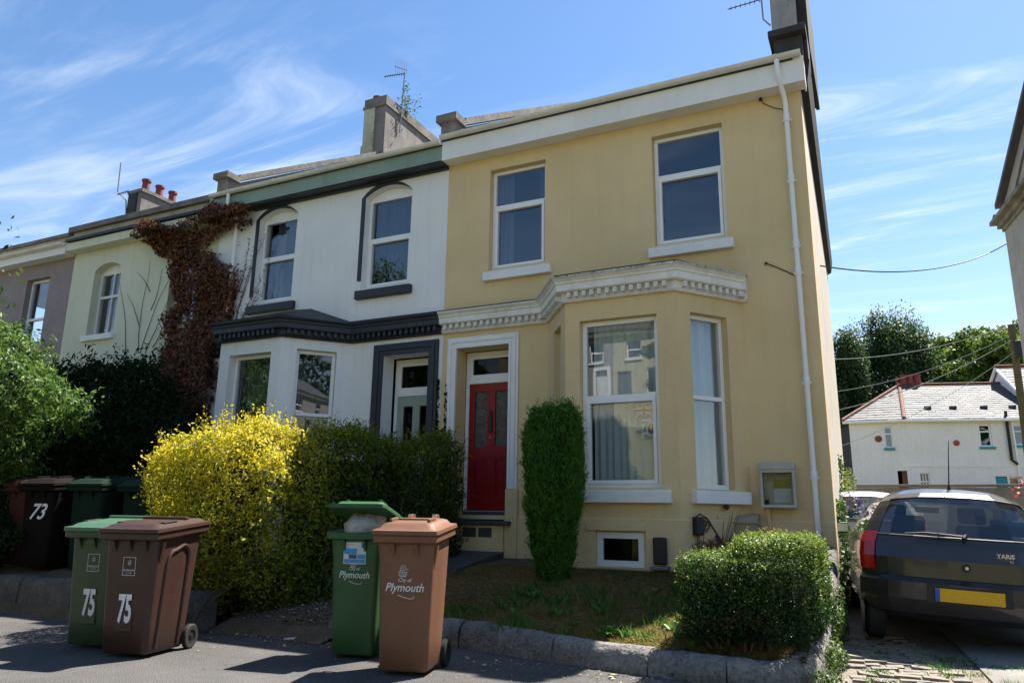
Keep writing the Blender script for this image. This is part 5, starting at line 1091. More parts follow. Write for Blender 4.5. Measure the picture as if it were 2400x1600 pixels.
# ------------------------------------------------------------------ cars
RED = M('tail_lamp_red', (.45, .008, .012), .15, var=.1, coat=.5); CLEARL = M('lamp_clear', (.5, .5, .5), .15); SEAT = M('car_seat', (.018, .018, .02), .9); CHROME = M('badge_silver', (.6, .6, .62), .25, metal=.9)
PLATEY = M('number_plate_yellow', (.62, .36, .01), .4, var=.05); TRIM = M('black_trim', (.014, .014, .016), .5)
def car(loc, rz, label, paint, badge=True, scale=(1, 1, 1)):
    c = local('parked_car', loc, rz, label, 'car'); c.scale = scale
    T = [(.24, .70, .16, 3.45), (.30, .80, .05, 3.55), (.42, .835, .0, 3.60), (.56, .835, -.005, 3.60), (.585, .82, .035, 3.57), (.60, .81, .055, 3.55), (.76, .82, .06, 3.42), (.88, .808, .095, 3.25), (.93, .79, .115, 2.95)]
    G_ = [(.93, .79, .115, 2.95), (.955, .775, .13, 2.85), (1.10, .725, .20, 2.60), (1.25, .655, .29, 2.32), (1.315, .61, .345, 2.18), (1.36, .555, .41, 2.06), (1.395, .45, .53, 1.90), (1.415, .28, .80, 1.66)]
    XR = [-1, -.96, -.86, -.74, -.5, -.17, .17, .5, .74, .86, .96, 1]; XF = [1, .9, .7, .35, 0, -.35, -.7, -.9, -1]
    def ring(z, w, yr, yf, rc=.24, fc=.55):
        p = [(x*w, yr+rc*abs(x)**4.5*.9+.05*x*x, z) for x in XR]; y0, y1 = yr+rc*.9+.05, yf-fc
        p += [(w, y0+(y1-y0)*k/6, z) for k in range(1, 6)]; p += [(x*w, yf-fc*abs(x)**2.5, z) for x in XF]; p += [(-w, y1+(y0-y1)*k/6, z) for k in range(1, 6)]
        k_ = max(0, z-.97)*.22
        return [(x, y, zz-k_*min(1, abs(x)/.66)**3) for x, y, zz in p]
    def band(rows, sel, lift=0.0, cap=False):
        m = MB(); n = len(rows[0])
        for a, b_ in zip(rows, rows[1:]):
            for k in range(n):
                if sel(k): m.face(a[k], a[(k+1) % n], b_[(k+1) % n], b_[k])
        if lift:
            cx, cy, cz_ = 0, 1.7, .7; m.v = [(x*(1+lift), cy+(y-cy)*(1+lift), z) for x, y, z in m.v]
        return m
    low = [ring(*t) for t in T]; gr = [ring(*t) for t in G_]; N_ = len(low[0])
    m = band(low[4:], lambda k: True); m.face(*low[-1]); 
    body = obj('body', m, paint, c, smooth=True)
    m = band(low[:5], lambda k: True); m.face(*low[0]); obj('bumper', m, paint, c, smooth=True)
    rear = set(range(2, 9)); rs_ = {12, 13, 14, 15}; fr_ = {18, 19, 20, 21, 22, 23}; ls_ = {27, 28, 29, 30}
    glass = rear | rs_ | fr_ | ls_
    m = band(gr[:2], lambda k: True); t = band(gr[1:5], lambda k: k not in glass); off = len(m.v); m.v += t.v; m.f += [[i+off for i in f] for f in t.f]
    t = band(gr[4:], lambda k: True); off = len(m.v); m.v += t.v; m.f += [[i+off for i in f] for f in t.f]; m.face(*gr[-1])
    roof = obj('roof', m, paint, c, smooth=True)
    for nm, s in (('rear_window', rear), ('side_window', rs_), ('windscreen', fr_), ('side_window', ls_)): obj(nm, band(gr[1:5], lambda k: k in s), GLASSD, c, smooth=True)
    seal = MB(); pts = [gr[1][k] for k in range(2, 10)]+[gr[j][9] for j in (2, 3)]+[gr[4][k] for k in range(9, 1, -1)]+[gr[j][2] for j in (3, 2)]; seal.tube(pts+[pts[0]], .010, 6); obj('window_seal', seal, TRIM, c)
    for s, cols in ((1, {9, 10, 11}), (-1, {0, 1, N_-1})):
        obj('tail_lamp', band([ring(z, w, yr, yf) for z, w, yr, yf in ((.64, .815, .058, 3.5), (.76, .82, .06, 3.42), (.88, .808, .095, 3.25), (.98, .768, .14, 2.8))], lambda k: k in cols, .008), RED, c, smooth=True)
    g = MB(); g.tube([low[5][k] for k in range(3, 9)], .006, 5); g.tube([low[5][3], low[7][2], gr[1][2]], .005, 5); g.tube([low[5][8], low[7][9], gr[1][9]], .005, 5); obj('tailgate_gap', g, TRIM, c)
    obj('number_plate', MB().box(-.26, .26, -.018, -.004, .42, .53), PLATEY, c, bevel=.003); 
    obj('plate_band', MB().box(-.26, -.225, -.0205, -.0183, .421, .529), M('plate_blue', (.02, .08, .45), .4), c)
    obj('plate_recess', MB().box(-.32, .32, -.003, .02, .405, .565), TRIM, c)
    w_ = MB(); w_.tube([(.0, .075, .955), (.02, .10, .985)], .02, 8); w_.tube([(.01, .09, .975), (-.30, .105, .99), (-.46, .115, .975)], [.012, .009, .006], 6); obj('rear_wiper', w_, TRIM, c, smooth=True)
    obj('handle', MB().lathe([(.035, .045), (.035, .058), (.02, .06)], (.0, 0, .71), 14, 'y'), TRIM, c); obj('lock', MB().lathe([(.014, .03), (.014, .045), (.002, .045)], (0, 0, .71), 12, 'y'), CHROME, c)
    if badge:
        text('badge', 'YARiS', .052, CHROME, c, Matrix.Translation((.30, .056, .83)) @ UPRIGHT, extrude=.003, bold=.001); text('badge', 'T3', .028, CHROME, c, Matrix.Translation((.34, .055, .785)) @ UPRIGHT, extrude=.003)
        obj('aerial', MB().tube([(-.02, .55, 1.40), (-.02, .54, 1.44), (-.02, .42, 1.85)], [.018, .006, .003], 6), TRIM, c)
    for s in (-1, 1):
        mm = MB(); mm.rings([[(s*(.84+.10*u)+0, 2.02+.0*u+dy*.07, .98+dz*.06) for dy, dz in ((-1, -1), (1, -1), (1, 1), (-1, 1))] for u in (0, .3, 1)]); mi = obj('door_mirror', mm, TRIM, c, bevel=.015); obj('mirror_glass', MB().box(s*.90-.055, s*.90+.055, 1.944, 1.948, .935, 1.025), CHROME, mi)
    for s in (-1, 1):
        for yy in (.55, 2.92):
            mm = MB(); mm.lathe([(.17, -.08), (.25, -.085), (.285, -.06), (.285, .06), (.25, .085), (.17, .08), (.17, -.08)], (s*.70, yy, .285), 26, 'x'); wl2 = obj('wheel', mm, RUBBER, c, smooth=True)
            mm = MB(); mm.lathe([(.172, .05*s), (.15, .06*s), (.05, .045*s), (.001, .05*s)], (s*.70, yy, .285), 20, 'x'); obj('rim', mm, METAL, wl2, smooth=True)
            mm = MB(); mm.lathe([(.285, s*.098), (.292, s*.104), (.25, s*.10), (.001, s*.098)], (s*.70, yy, .31), 26, 'x'); obj('wheel_arch', mm, TRIM, c, smooth=True)
    it = MB(); it.box(-.68, .68, .25, 2.7, .30, .50); obj('floor', it, SEAT, c)
    for s in (-1, 1):
        st = MB(); st.prism([(.75, .5), (1.35, .5), (1.35, .62), (.92, .66), (.80, 1.08), (.72, 1.08)], s*.38-.24, s*.38+.24, 'x'); se_ = obj('front_seat', st, SEAT, c, bevel=.03); se_.location = (0, .55, 0)
        hr = MB(); hr.box(s*.38-.13, s*.38+.13, 1.25, 1.35, 1.10, 1.27); obj('headrest', hr, SEAT, se_, bevel=.03).location = (0, -.0, 0)
    rb2 = MB(); rb2.prism([(.35, .5), (.5, .5), (.42, .98), (.32, .98)], -.62, .62, 'x'); obj('rear_seat', rb2, SEAT, c, bevel=.03)
    for s in (-1, 1): hb_ = MB(); hb_.box(s*.40-.14, s*.40+.14, .33, .41, 1.0, 1.14); obj('rear_headrest', hb_, SEAT, c, bevel=.03)
    obj('inner_mirror', MB().box(-.12, .12, 2.15, 2.17, 1.20, 1.27), TRIM, c, bevel=.01)
    return c
NAVY = M('dark_grey_car_paint', (.034, .030, .031), .32, var=.15, scale=1.2, metal=.35, fine=.05, coat=.7, rvar=.06)
SILV = M('silver_car_paint', (.40, .38, .35), .35, var=.1, metal=.4, coat=.6)
YCAR = M('yellow_car_paint', (.75, .48, .02), .35, var=.05, coat=.6)
yc_ = car((.57, -2.25, .10), R(5), 'dark grey hatchback parked tail first on the drive, its yellow plate blank', NAVY)
yc_.rotation_euler = (0, R(2.8), R(5))   # the drive falls to its right side
car((-.22, 2.4, .24), R(6), 'pale silver car half hidden beyond the dark hatchback', SILV, badge=False)
# ------------------------------------------------------------------ neighbouring gable on the right
NB = frame_at(3.4+.132*11.5, 11.6-.991*11.5, -.132, .991)     # local: s from near end (0) to far corner (11.5), out is to the right... faces the drive
nb = thing('neighbour_house', (4.4, 6, 0), 'grey rendered gable of the neighbouring house at the right edge', 'house')
NBR = M('neighbour_render', (.40, .38, .36), .92, col2=(.28, .265, .25), scale=1.1, bump=.3, bscale=40, streak=.3, fine=.1); NBS = M('neighbour_cornice', (.26, .235, .21), .95, col2=(.13, .115, .10), scale=3, bump=.5, bscale=20, streak=.3, fine=.2)
NB2 = lambda a, b, c: NB(a, -b, c)
S1, apx = 11.5, 5.6
g = MB(NB2); g.box(0, S1, -8, 0, -.3, 8.5); obj('wall', g, NBR, nb)
g = MB(NB2); g.prism([(.1, 8.92), (S1-.1, 8.92), (S1-.1, 9.25), (apx, 12.3), (.1, 9.25)], -7.9, -.06, 'y'); obj('gable', g, NBR, nb)
cn = MB(NB2); cn.box(-.1, S1+.02, -.01, .05, 8.45, 8.56); cn.box(-.2, S1+.10, -7.95, .13, 8.56, 8.70); cn.box(-.3, S1+.22, -7.95, .26, 8.70, 8.80); cn.prism([(S1-.05, 8.80), (S1+.20, 8.80), (S1-.05, 8.92)], -7.95, .22, 'y'); cn.box(0, S1-.05, -7.95, .02, 8.80, 8.92); obj('cornice', cn, NBS, nb)
rf = MB(NB2); rf.prism([(S1+.10, 9.12), (S1+.10, 9.24), (apx, 12.46), (apx, 12.34)], -8, .12, 'y'); rf.prism([(-.1, 9.12), (-.1, 9.24), (apx-.003, 12.46), (apx-.003, 12.34)], -8, .12, 'y'); obj('roof', rf, SLATE, nb)
rl = MB(NB2); rl.prism([(S1-1.0, 9.10), (S1-.9, 9.06), (apx+.5, 11.8), (apx+.5, 11.95)], -.058, -.02, 'y'); obj('raking_band', rl, NBS, nb)

# ------------------------------------------------------------------ back yard wall and plants
bwall = thing('yard_wall', (3, 13, .5), 'pale grey rendered yard wall across the end of the drive', 'wall')
for k in range(5): obj('wall_bay', MB().box(-2.2+k*2.2, -.004+k*2.2, 13.0, 13.25, .2, 2.08+.02*math.sin(k*3)), CONC, bwall)
for k in range(5): obj('coping', MB().box(-2.22+k*2.2, -.02+k*2.2, 12.94, 13.31, 2.105, 2.17), CONC, bwall, bevel=.01)
def shrub(name, c, h, n, size, mat, label, seed, noise=.2, cat='shrub'):
    s = thing(name, (c[0], c[1], c[2]-h[2]), label, cat); f = lambda p: sd_ell(p, c, h)+noise*pnoise(p, 2.2/h[0], seed)*min(h)
    lo = np.array(c)-np.array(h)*1.5; hi = np.array(c)+np.array(h)*1.5; P, N = sample_shell(f, lo, hi, n, min(h)*.5); leaf_mesh('foliage', P, N, size, mat, s, .5)
    m = MB()
    for q in range(4): m.tube([(c[0]+.1*q-.15, c[1], c[2]-h[2]-.3), (c[0]+.2*q-.3, c[1], c[2])], [.02, .008], 5)
    obj('stems', m, TWIG, s); return s
YGL = leaf_mat('yard_shrub_leaf', (.05, .09, .015), (.12, .17, .03), (.25, .28, .06), .45, .5)
shrub('yard_shrub', (3.9, 10.4, 1.75), (1.1, .8, 1.0), 5000, .09, YGL, 'straggly yellow green shrub before the yard wall at the right', 71)
shrub('yard_shrub', (-.62, 7.5, 1.1), (.2, 1.2, 1.1), 3000, .07, YGL, 'climbing shrub on the side wall near the yard wall', 72)
sw = thing('rubble_wall', (3.3, 6, .3), 'rough stone side wall topped with weeds right of the parked car', 'wall')
rs = random.Random(9)
for k in range(30):
    for j in range(4):
        x0 = 2.65+rs.uniform(-.03, .03); y0_ = -.4+k*.36; m = MB(); m.box(x0, x0+.4, y0_+(.18 if j % 2 else 0)+.01, y0_+(.18 if j % 2 else 0)+.345, .1+j*.32, .1+j*.32+.305); jit(m, .02, k*7+j, 8); obj('stone', m, WALLR, sw)
shrub('yard_shrub', (2.9, 4.6, 1.65), (.5, 2.4, .4), 5000, .07, YGL, 'weeds and dry stems along the top of the rough side wall', 73)
FLR = leaf_mat('red_flower', (.5, .05, .05), (.55, .12, .1), None, .3, .6)
fl_ = thing('red_flowers', (3.1, 11.2, 1.2), 'small red flowers before the yard wall', 'flowers'); leaf_mesh('blossom', np.stack([3.05+RNG.normal(size=60)*.2, 11.0+RNG.normal(size=60)*.1, 2.0+RNG.normal(size=60)*.12], 1), np.tile([0, -1.0, .5], (60, 1)), .07, FLR, fl_, .9)

# ------------------------------------------------------------------ white house beyond the yard
fv = lambda a, L: Vector((math.cos(R(a))*L, math.sin(R(a))*L, 0))
Cn = Vector((1.276, 32.81, 0)); Lf = Cn-fv(1.5, 2.55); Rt = Cn+fv(15, 12); EZ = 6.18; BASE = 1.2
fh = thing('far_house', (4, 36, 1.5), 'white house with grey slate hipped roof beyond the yard', 'house')
FHW = M('far_house_render', (.80, .77, .78), .9, col2=(.70, .67, .67), scale=.7, bump=.2, bscale=18, streak=.10, fine=.08)
AQUA = M('aqua_paint', (.02, .26, .34), .5, var=.1); FHS = M('far_house_slate', (.115, .115, .12), .7, col2=(.075, .075, .08), scale=1.3, fine=.15, bump=.1)
FA = frame_at(Lf.x, Lf.y, Cn.x-Lf.x, Cn.y-Lf.y); FBm = frame_at(Cn.x, Cn.y, Rt.x-Cn.x, Rt.y-Cn.y)
wa = [(1.13, 1.36+.02, 4.3, 5.85, 0)]; mb = MB(FA); wall_panel(mb, 0, 2.55, BASE, EZ, [(1.62, 1.98, 4.85, 5.9, 0), (2.05, 2.48, BASE+.2, 3.68, 0)], .25); obj('left_wall', mb, FHW, fh)
mb = MB(FBm); wall_panel(mb, 0, 12, BASE, EZ, [(3.45, 4.0, 4.88, 5.97, 0), (5.0, 5.6, 4.95, 5.95, 0), (.5, .96, 2.7, 3.58, 0), (3.92, 4.45, BASE+.2, 3.42, 0), (4.52, 5.0, 2.6, 3.4, 0)], .25); obj('front_wall', mb, FHW, fh)
mb = MB(); mb.hexa([tuple(Lf+Vector((.02, .3, BASE))), tuple(Rt+Vector((-.05, .3, BASE))), tuple(Rt+Vector((-2.5, 9, BASE))), tuple(Lf+Vector((-2, 8.5, BASE))), tuple(Lf+Vector((.02, .3, EZ))), tuple(Rt+Vector((-.05, .3, EZ))), tuple(Rt+Vector((-2.5, 9, EZ))), tuple(Lf+Vector((-2, 8.5, EZ)))]); obj('house_core', mb, ROOMD, fh)  # solid dark core filling the house, standing in for unlit rooms
window(fh, FA, 1.62, 1.98, 4.85, 5.9, 5.55, deep=.08, sash_low=False, fw=.05, sill=(1.55, 2.05, 4.70, 4.83, .08), sillmat=AQUA)
window(fh, FBm, 3.45, 4.0, 4.88, 5.97, 5.62, deep=.08, sash_low=False, fw=.06, sill=(3.38, 4.1, 4.74, 4.86, .08), sillmat=AQUA)
window(fh, FBm, 5.0, 5.6, 4.95, 5.95, 5.62, deep=.08, sash_low=False, fw=.06, sill=(4.92, 5.7, 4.81, 4.93, .08), sillmat=AQUA)
window(fh, FBm, .5, .96, 2.7, 3.58, 3.15, deep=.08, sash_low=False, fw=.04, bars=2)
window(fh, FBm, 4.52, 5.0, 2.6, 3.4, None, deep=.08, sash_low=False, fw=.06)
obj('door', MB(FBm).box(3.94, 4.43, -.15, -.08, BASE+.2, 3.40), AQUA, fh); obj('door', MB(FA).box(2.25, 2.46, -.22, -.16, BASE+.2, 3.66), M('brown_door', (.16, .06, .03), .6), fh)
obj('wall_disc', MB(FA).lathe([(.17, .002), (.17, .03), (.02, .05)], (1.33, 0, 5.3), 14, 'y'), TERRA, fh); obj('wall_disc', MB(FBm).lathe([(.15, .002), (.15, .03), (.02, .05)], (2.35, 0, 5.05), 14, 'y'), M('red_disc', (.42, .05, .04), .6), fh)
cr_ = MB(FBm); cr_.box(0, 12, .002, .035, 3.86, 3.93); obj('string_course', cr_, FHW, fh)
obj('downpipe', MB().tube([FBm(4.95, .06, EZ-.1), FBm(5.02, .06, BASE)], .05, 8), UPVC, fh, smooth=True); obj('waste_pipe', MB().tube([FBm(4.72, .10, EZ+.45), FBm(4.72, .10, 4.2), FBm(4.95, .1, 4.0)], .07, 8), BROWNB, fh, smooth=True)
# roof: two street slopes, slates as overlapping courses
R0 = Cn+fv(15, 1.15)+fv(105, 3.9)+Vector((0, 0, EZ+2.45)); R1 = Rt+fv(105, 3.9)+Vector((0, 0, EZ+2.45)); ez = Vector((0, 0, EZ+.06))
eL = Lf+fv(1.5, -.3)+fv(-88, .25)+ez; eC = Cn+fv(-82, .3)+ez; eR = Rt+fv(-75, .3)+ez; bL = Lf+fv(1.5, -.3)+fv(95, 7)+ez
m = MB(); m.f = []; pts = [m.P(*p) for p in (eL, eC, eR, R1, R0, bL, Rt+fv(105, 8)+ez)]; m.f += [[0, 1, 4], [1, 2, 3, 4], [0, 4, 5], [4, 3, 6, 5], [0, 5, 6, 2, 1]]; rfo = obj('roof', m, FHS, fh)
def slates(a, b, c, d, rows, wid, name):
    """courses between eave a-b and ridge d-c"""
    m = MB(); a, b, c, d = map(Vector, (a, b, c, d)); nrm = (b-a).cross(d-a).normalized(); nrm = nrm if nrm.z > 0 else -nrm; rs = random.Random(5)
    for r_ in range(rows):
        t0, t1 = r_/rows, min(1, (r_+1.25)/rows); l0, r0 = a.lerp(d, t0), b.lerp(c, t0); l1, r1 = a.lerp(d, t1), b.lerp(c, t1); n = max(1, int((r0-l0).length/wid)); of = .5 if r_ % 2 else 0
        for k in range(n+1):
            u0, u1 = max(0, (k-of)/n), min(1, (k+1-of)/n-.012/max(.3, (r0-l0).length/1))
            if u1 <= u0: continue
            h0 = .03+rs.uniform(0, .012); p = [l0.lerp(r0, u0)+nrm*h0, l0.lerp(r0, u1)+nrm*h0, l1.lerp(r1, u1)+nrm*.006, l1.lerp(r1, u0)+nrm*.006]
            q = [x-nrm*.012 for x in p]; m.hexa([tuple(x) for x in q+p])
    o = obj(name, m, FHS, rfo); o['kind'] = 'stuff'; return o
slates(eC, eR, R1, R0, 17, .34, 'slates'); slates(eL, eC, R0+fv(15, .03), R0, 15, .34, 'slates')
m = MB()
for a, b in ((eC, R0), (eL, R0), (R0, R1)):
    n = max(2, int((b-a).length/.42))
    for k in range(n): p, q = a.lerp(b, k/n), a.lerp(b, (k+.97)/n); m = MB(); m.tube([tuple(p+Vector((0, 0, .05))), tuple(q+Vector((0, 0, .05)))], .10, 8); obj('ridge_tile', m, TERRA, rfo, smooth=True)
obj('gutter', MB().tube([tuple(eL-Vector((0, 0, .07))), tuple(eC-Vector((0, 0, .07))), tuple(eR-Vector((0, 0, .07)))], .075, 8), PAINTW, fh, smooth=True)
for k in range(3): obj('chimney_pot', MB().lathe([(.17, 0), (.15, .45), (.18, .47), (.18, .55), (.12, .55)], tuple(R0+fv(15, .25+.36*k)+Vector((0, 0, .08))), 12), POT, rfo, smooth=True)
obj('finial', MB().lathe([(.10, 0), (.05, .15), (.11, .3), (.02, .5)], tuple(R0+Vector((-.1, 0, .05))), 8), TERRA, rfo)
for u, v, A_, B_, C2 in ((.30, .25, eC, eR, R0), (.2, .25, eC, eR, R0), (.42, .25, eC, eR, R0), (.53, .25, eC, eR, R0)):
    p = A_.lerp(B_, u-.1).lerp(C2+(B_-A_)*(u-.1), .27); m = MB(); m.hexa([(p.x-.16, p.y-.1, p.z), (p.x+.16, p.y-.1, p.z), (p.x+.16, p.y+.1, p.z+.05), (p.x-.16, p.y+.1, p.z+.05), (p.x-.16, p.y-.1, p.z+.13), (p.x+.16, p.y-.1, p.z+.13), (p.x+.16, p.y+.1, p.z+.15), (p.x-.16, p.y+.1, p.z+.15)]); obj('roof_vent', m, LEAD, rfo)
# cross gable wing on the right
wg = MB(); o_ = Cn+fv(15, 6.3)
def wpt(s, d, z): v = o_+fv(15, s)+fv(105, d); return (v.x, v.y, z)
W = [wpt(0, 1.2, EZ-.2), wpt(0, 6.4, EZ-.2), wpt(0, 6.4, EZ+1.3), wpt(0, 3.8, EZ+3.3), wpt(0, 1.2, EZ+1.3)]; W2 = [wpt(7, 1.2, EZ-.2), wpt(7, 6.4, EZ-.2), wpt(7, 6.4, EZ+1.3), wpt(7, 3.8, EZ+3.3), wpt(7, 1.2, EZ+1.3)]
i = [wg.P(*p) for p in W+W2]; wg.f += [[0, 1, 2, 3, 4], [5, 9, 8, 7, 6], [0, 4, 9, 5], [1, 6, 7, 2]]; obj('gable_wing', wg, FHW, fh)
slates(wpt(-.15, 1.0, EZ+1.2), wpt(7, 1.0, EZ+1.2), wpt(7, 3.8, EZ+3.38), wpt(-.15, 3.8, EZ+3.38), 12, .34, 'slates')
m = MB(); m.face(wpt(-.15, 1.0, EZ+1.19), wpt(7, 1.0, EZ+1.19), wpt(7, 3.8, EZ+3.36), wpt(-.15, 3.8, EZ+3.36)); m.face(wpt(-.15, 6.6, EZ+1.19), wpt(7, 6.6, EZ+1.19), wpt(7, 3.8, EZ+3.36), wpt(-.15, 3.8, EZ+3.36)); obj('wing_roof', m, FHS, fh)
vb_ = MB(); vb_.tube([wpt(-.16, .95, EZ+1.12), wpt(-.16, 3.8, EZ+3.32), wpt(-.16, 6.6, EZ+1.12)], .09, 6); obj('bargeboard', vb_, PAINTW, fh); obj('wing_ridge', MB().tube([wpt(-.2, 3.8, EZ+3.42), wpt(7, 3.8, EZ+3.42)], .11, 8), TERRA, fh)

# ------------------------------------------------------------------ trees
TD = leaf_mat('dark_birch_leaf', (.022, .045, .014), (.042, .085, .022), (.085, .14, .036), .4, .55); TL = leaf_mat('sycamore_leaf', (.045, .085, .012), (.10, .17, .022), (.20, .27, .04), .45, .45)
def tree(name, base, top, rad, mat, label, seed, nclump=46, leaves=26000, size=.30, weep=0.0, lo=.25, group='trees behind the far house'):
    rs = np.random.default_rng(seed); b = np.array(base, float); H = top-b[2]; t = thing(name, tuple(base), label, 'tree', group)
    m = MB(); limb_tree(m, tuple(b-np.array([0, 0, .3])), (b[0]+rs.normal()*.3, b[1], b[2]+H*.93), rad*.05+.08, 12, rad*.9, seed, lo); obj('trunk', m, BARK, t, smooth=True)
    P = []; N = []
    for k in range(nclump):
        u = rs.uniform(lo, 1.0); a = rs.uniform(0, 6.28); rr = rad*math.sqrt(max(.03, 1-((u-.55)/.5)**2))*rs.uniform(.35, 1.0); c = np.array([b[0]+math.cos(a)*rr, b[1]+math.sin(a)*rr, b[2]+H*u*.96])
        s = np.array([1, 1, .75+weep])*rad*rs.uniform(.20, .36); n = leaves//nclump; d = rs.normal(size=(n, 3)); d /= np.linalg.norm(d, axis=1)[:, None]; r_ = rs.uniform(.35, 1.05, n)**.5
        q = c+d*s*r_[:, None]*(1+.25*pnoise(d*2, 2.5, seed+k))[:, None]
        if weep: q[:, 2] -= rs.exponential(.5, n)*weep
        P.append(q); N.append(d)
    leaf_mesh('crown', np.concatenate(P), np.concatenate(N), size, mat, t, .6, droop=-weep*1.5, rng=rs); return t
tree('weeping_tree', (-2.3, 48, 4.0), 14.6, 2.7, TD, 'dark weeping tree close beside the house wall, its forked trunk showing', 81, 60, 40000, .19, 1.2, .30)
tree('weeping_tree', (1.6, 52, 4.2), 16.0, 3.6, TD, 'tall dark weeping tree left of the slate roof ridge', 82, 80, 56000, .20, 1.0, .15)
tree('leafy_tree', (6.2, 54, 4.4), 15.6, 3.7, TL, 'bright green leafy tree right of the dark weeping tree', 83, 70, 34000, .27)
tree('leafy_tree', (10.4, 56, 4.6), 16.2, 3.9, TL, 'bright green leafy tree behind the cross gable and pole', 84, 70, 34000, .27)
tree('leafy_tree', (8.3, 51, 4.2), 14.2, 3.7, TL, 'lower bright green tree above the slate roof', 85, 60, 30000, .27)
tree('leafy_tree', (13.8, 55, 4.6), 15.8, 3.8, TL, 'bright green leafy tree at the right edge', 86, 60, 24000, .28)
tree('weeping_tree', (4.4, 57, 4.6), 15.4, 3.2, TD, 'dark tree between the weeping trees and the bright ones', 89, 60, 30000, .22, .6, .15)
tree('weeping_tree', (-6.0, 50, 4.0), 15.0, 3.0, TD, 'dark tree mostly hidden behind the yellow house', 87, 40, 14000, .28, .8, .15)

tree('overhanging_tree', (-12.3, -6.4, 0), 8.6, 2.3, TD, 'tall leafy street tree just beyond the left edge, a few sprigs in view', 88, 46, 14000, .10, 0.2, .36, group='street trees')
# ------------------------------------------------------------------ pole and wires
pole = thing('telegraph_pole', (5.3, 25.6, 1.0), 'weathered wooden telegraph pole in front of the far house', 'pole')
obj('post', MB().tube([(5.32, 25.9, .8), (5.3, 25.4, 5), (5.26, 25.0, 9.0)], [.17, .15, .13], 10), M('pole_wood', (.12, .095, .055), .9, col2=(.07, .06, .03), scale=3, bump=.4), pole, smooth=True)
m = MB(); m.box(5.28, 5.50, 24.80, 24.98, 7.6, 8.3); obj('junction_box', m, BLACKP, pole, bevel=.02); m = MB(); m.box(5.22, 5.42, 24.84, 24.92, 4.6, 4.9); obj('bracket', m, BLACKP, pole)
def wire(a, b, sag, r, label, mat, n=16):
    a, b = Vector(a), Vector(b); pts = [tuple(a.lerp(b, k/n)-Vector((0, 0, sag*4*(k/n)*(1-k/n)))) for k in range(n+1)]; return tag(obj('overhead_wire', MB().tube(pts, r, 5), mat), label, 'wire')
wire((-.60, 2.6, 5.25), (3.36, 11.4, 8.05), .35, .012, 'dark cable strung from the yellow house to the neighbouring gable', BLACKP)
WG_ = M('grey_wire', (.45, .45, .45), .5)
for k, (z0, z1, dx) in enumerate(((8.9, 9.0, 0), (7.4, 8.6, 0), (6.6, 8.4, .1), (4.8, 7.9, .1))): wire((-1.6, 22+k, z0*.8+.4), (5.28, 25.0, z1), .35, .011 if k != 2 else .016, ['topmost faint wire from the pole across the trees', 'second faint wire from the top of the pole', 'brightest wire sagging from the pole across the dark trees', 'lowest wire from the pole towards the yellow house'][k], WG_)

# ------------------------------------------------------------------ houses across the street, up the bank (seen mirrored in the bay window)
OPF = frame_at(0, -40, -1, 0)
def opp(name, xl, xr, wallm, label, doorm, wins, dr_):
    h = thing(name, ((xl+xr)/2, -44, 8.6), label, 'house', 'houses up the bank across the street'); s0, s1 = -xr, -xl; ops = [(-b, -a, c, d, 0) for a, b, c, d in wins]+[(-dr_[1], -dr_[0], 8.9, dr_[2], 0)]
    m = MB(OPF); wall_panel(m, s0, s1, 5.5, 13.75, ops); obj('front_wall', m, wallm, h)
    for a, b, c, d in wins: window(h, OPF, -b, -a, c, d, (c+d)/2, deep=.1, sill=(-b-.08, -a+.08, c-.16, c-.02, .1))
    obj('door', MB(OPF).box(-dr_[1]+.01, -dr_[0]-.01, -.2, -.12, 8.9, dr_[2]-.01), doorm, h); obj('roof', MB(OPF).prism([(-9, 13.7), (.4, 13.7), (.4, 13.85), (-4.3, 16.2), (-9, 13.85)], s0-.0, s1+.0, 'x') if False else MB().hexa([(xl, -39.6, 13.75), (xr, -39.6, 13.75), (xr, -48, 13.75), (xl, -48, 13.75), (xl, -39.6, 13.85), (xr, -39.6, 13.85), (xr, -44, 16.3), (xl, -44, 16.3)]), SLATE, h)
    obj('back_wall', MB().box(xl, xr, -48, -47.7, 5.5, 13.7), wallm, h); obj('side_wall', MB().box(xl, xl+.25, -47.69, -40.31, 5.5, 13.7), wallm, h); obj('side_wall', MB().box(xr-.25, xr, -47.69, -40.31, 5.5, 13.7), wallm, h)
    fs = MB(OPF); fs.box(s0, s1, .02, .2, 13.5, 13.72); obj('fascia', fs, PAINTW, h); return h
OG = M('opposite_grey_render', (.30, .28, .27), .9, var=.15); OC = M('opposite_cream_render', (.50, .45, .31), .9, var=.1)
h = opp('opposite_house', -20.2, -15.95, OG, 'grey house up the bank across the street with white door surround', M('white_door', (.7, .7, .68), .5), [(-17.75, -16.7, 11.75, 13.2), (-19.6, -18.5, 11.75, 13.2), (-19.8, -18.4, 9.4, 11.0)], (-17.25, -16.35, 11.0))
m = MB(OPF); ring_frame(m, 16.10, 17.5, 8.9, 11.3, .22, .01, .1); obj('door_surround', m, PAINTW, h)
opp('opposite_house', -15.93, -11.2, OC, 'cream house up the bank across the street beside the grey one', M('grey_door', (.10, .11, .13), .5), [(-15.05, -14.05, 11.75, 13.2), (-12.9, -11.9, 11.75, 13.2), (-13.7, -12.4, 9.4, 11.0)], (-15.63, -14.75, 10.9))
opp('opposite_house', -26, -20.22, OC, 'cream house up the bank left of the grey one', M('green_door', (.04, .12, .07), .5), [(-22.5, -21.4, 11.75, 13.2), (-25, -23.9, 11.75, 13.2)], (-21.6, -20.7, 10.9))
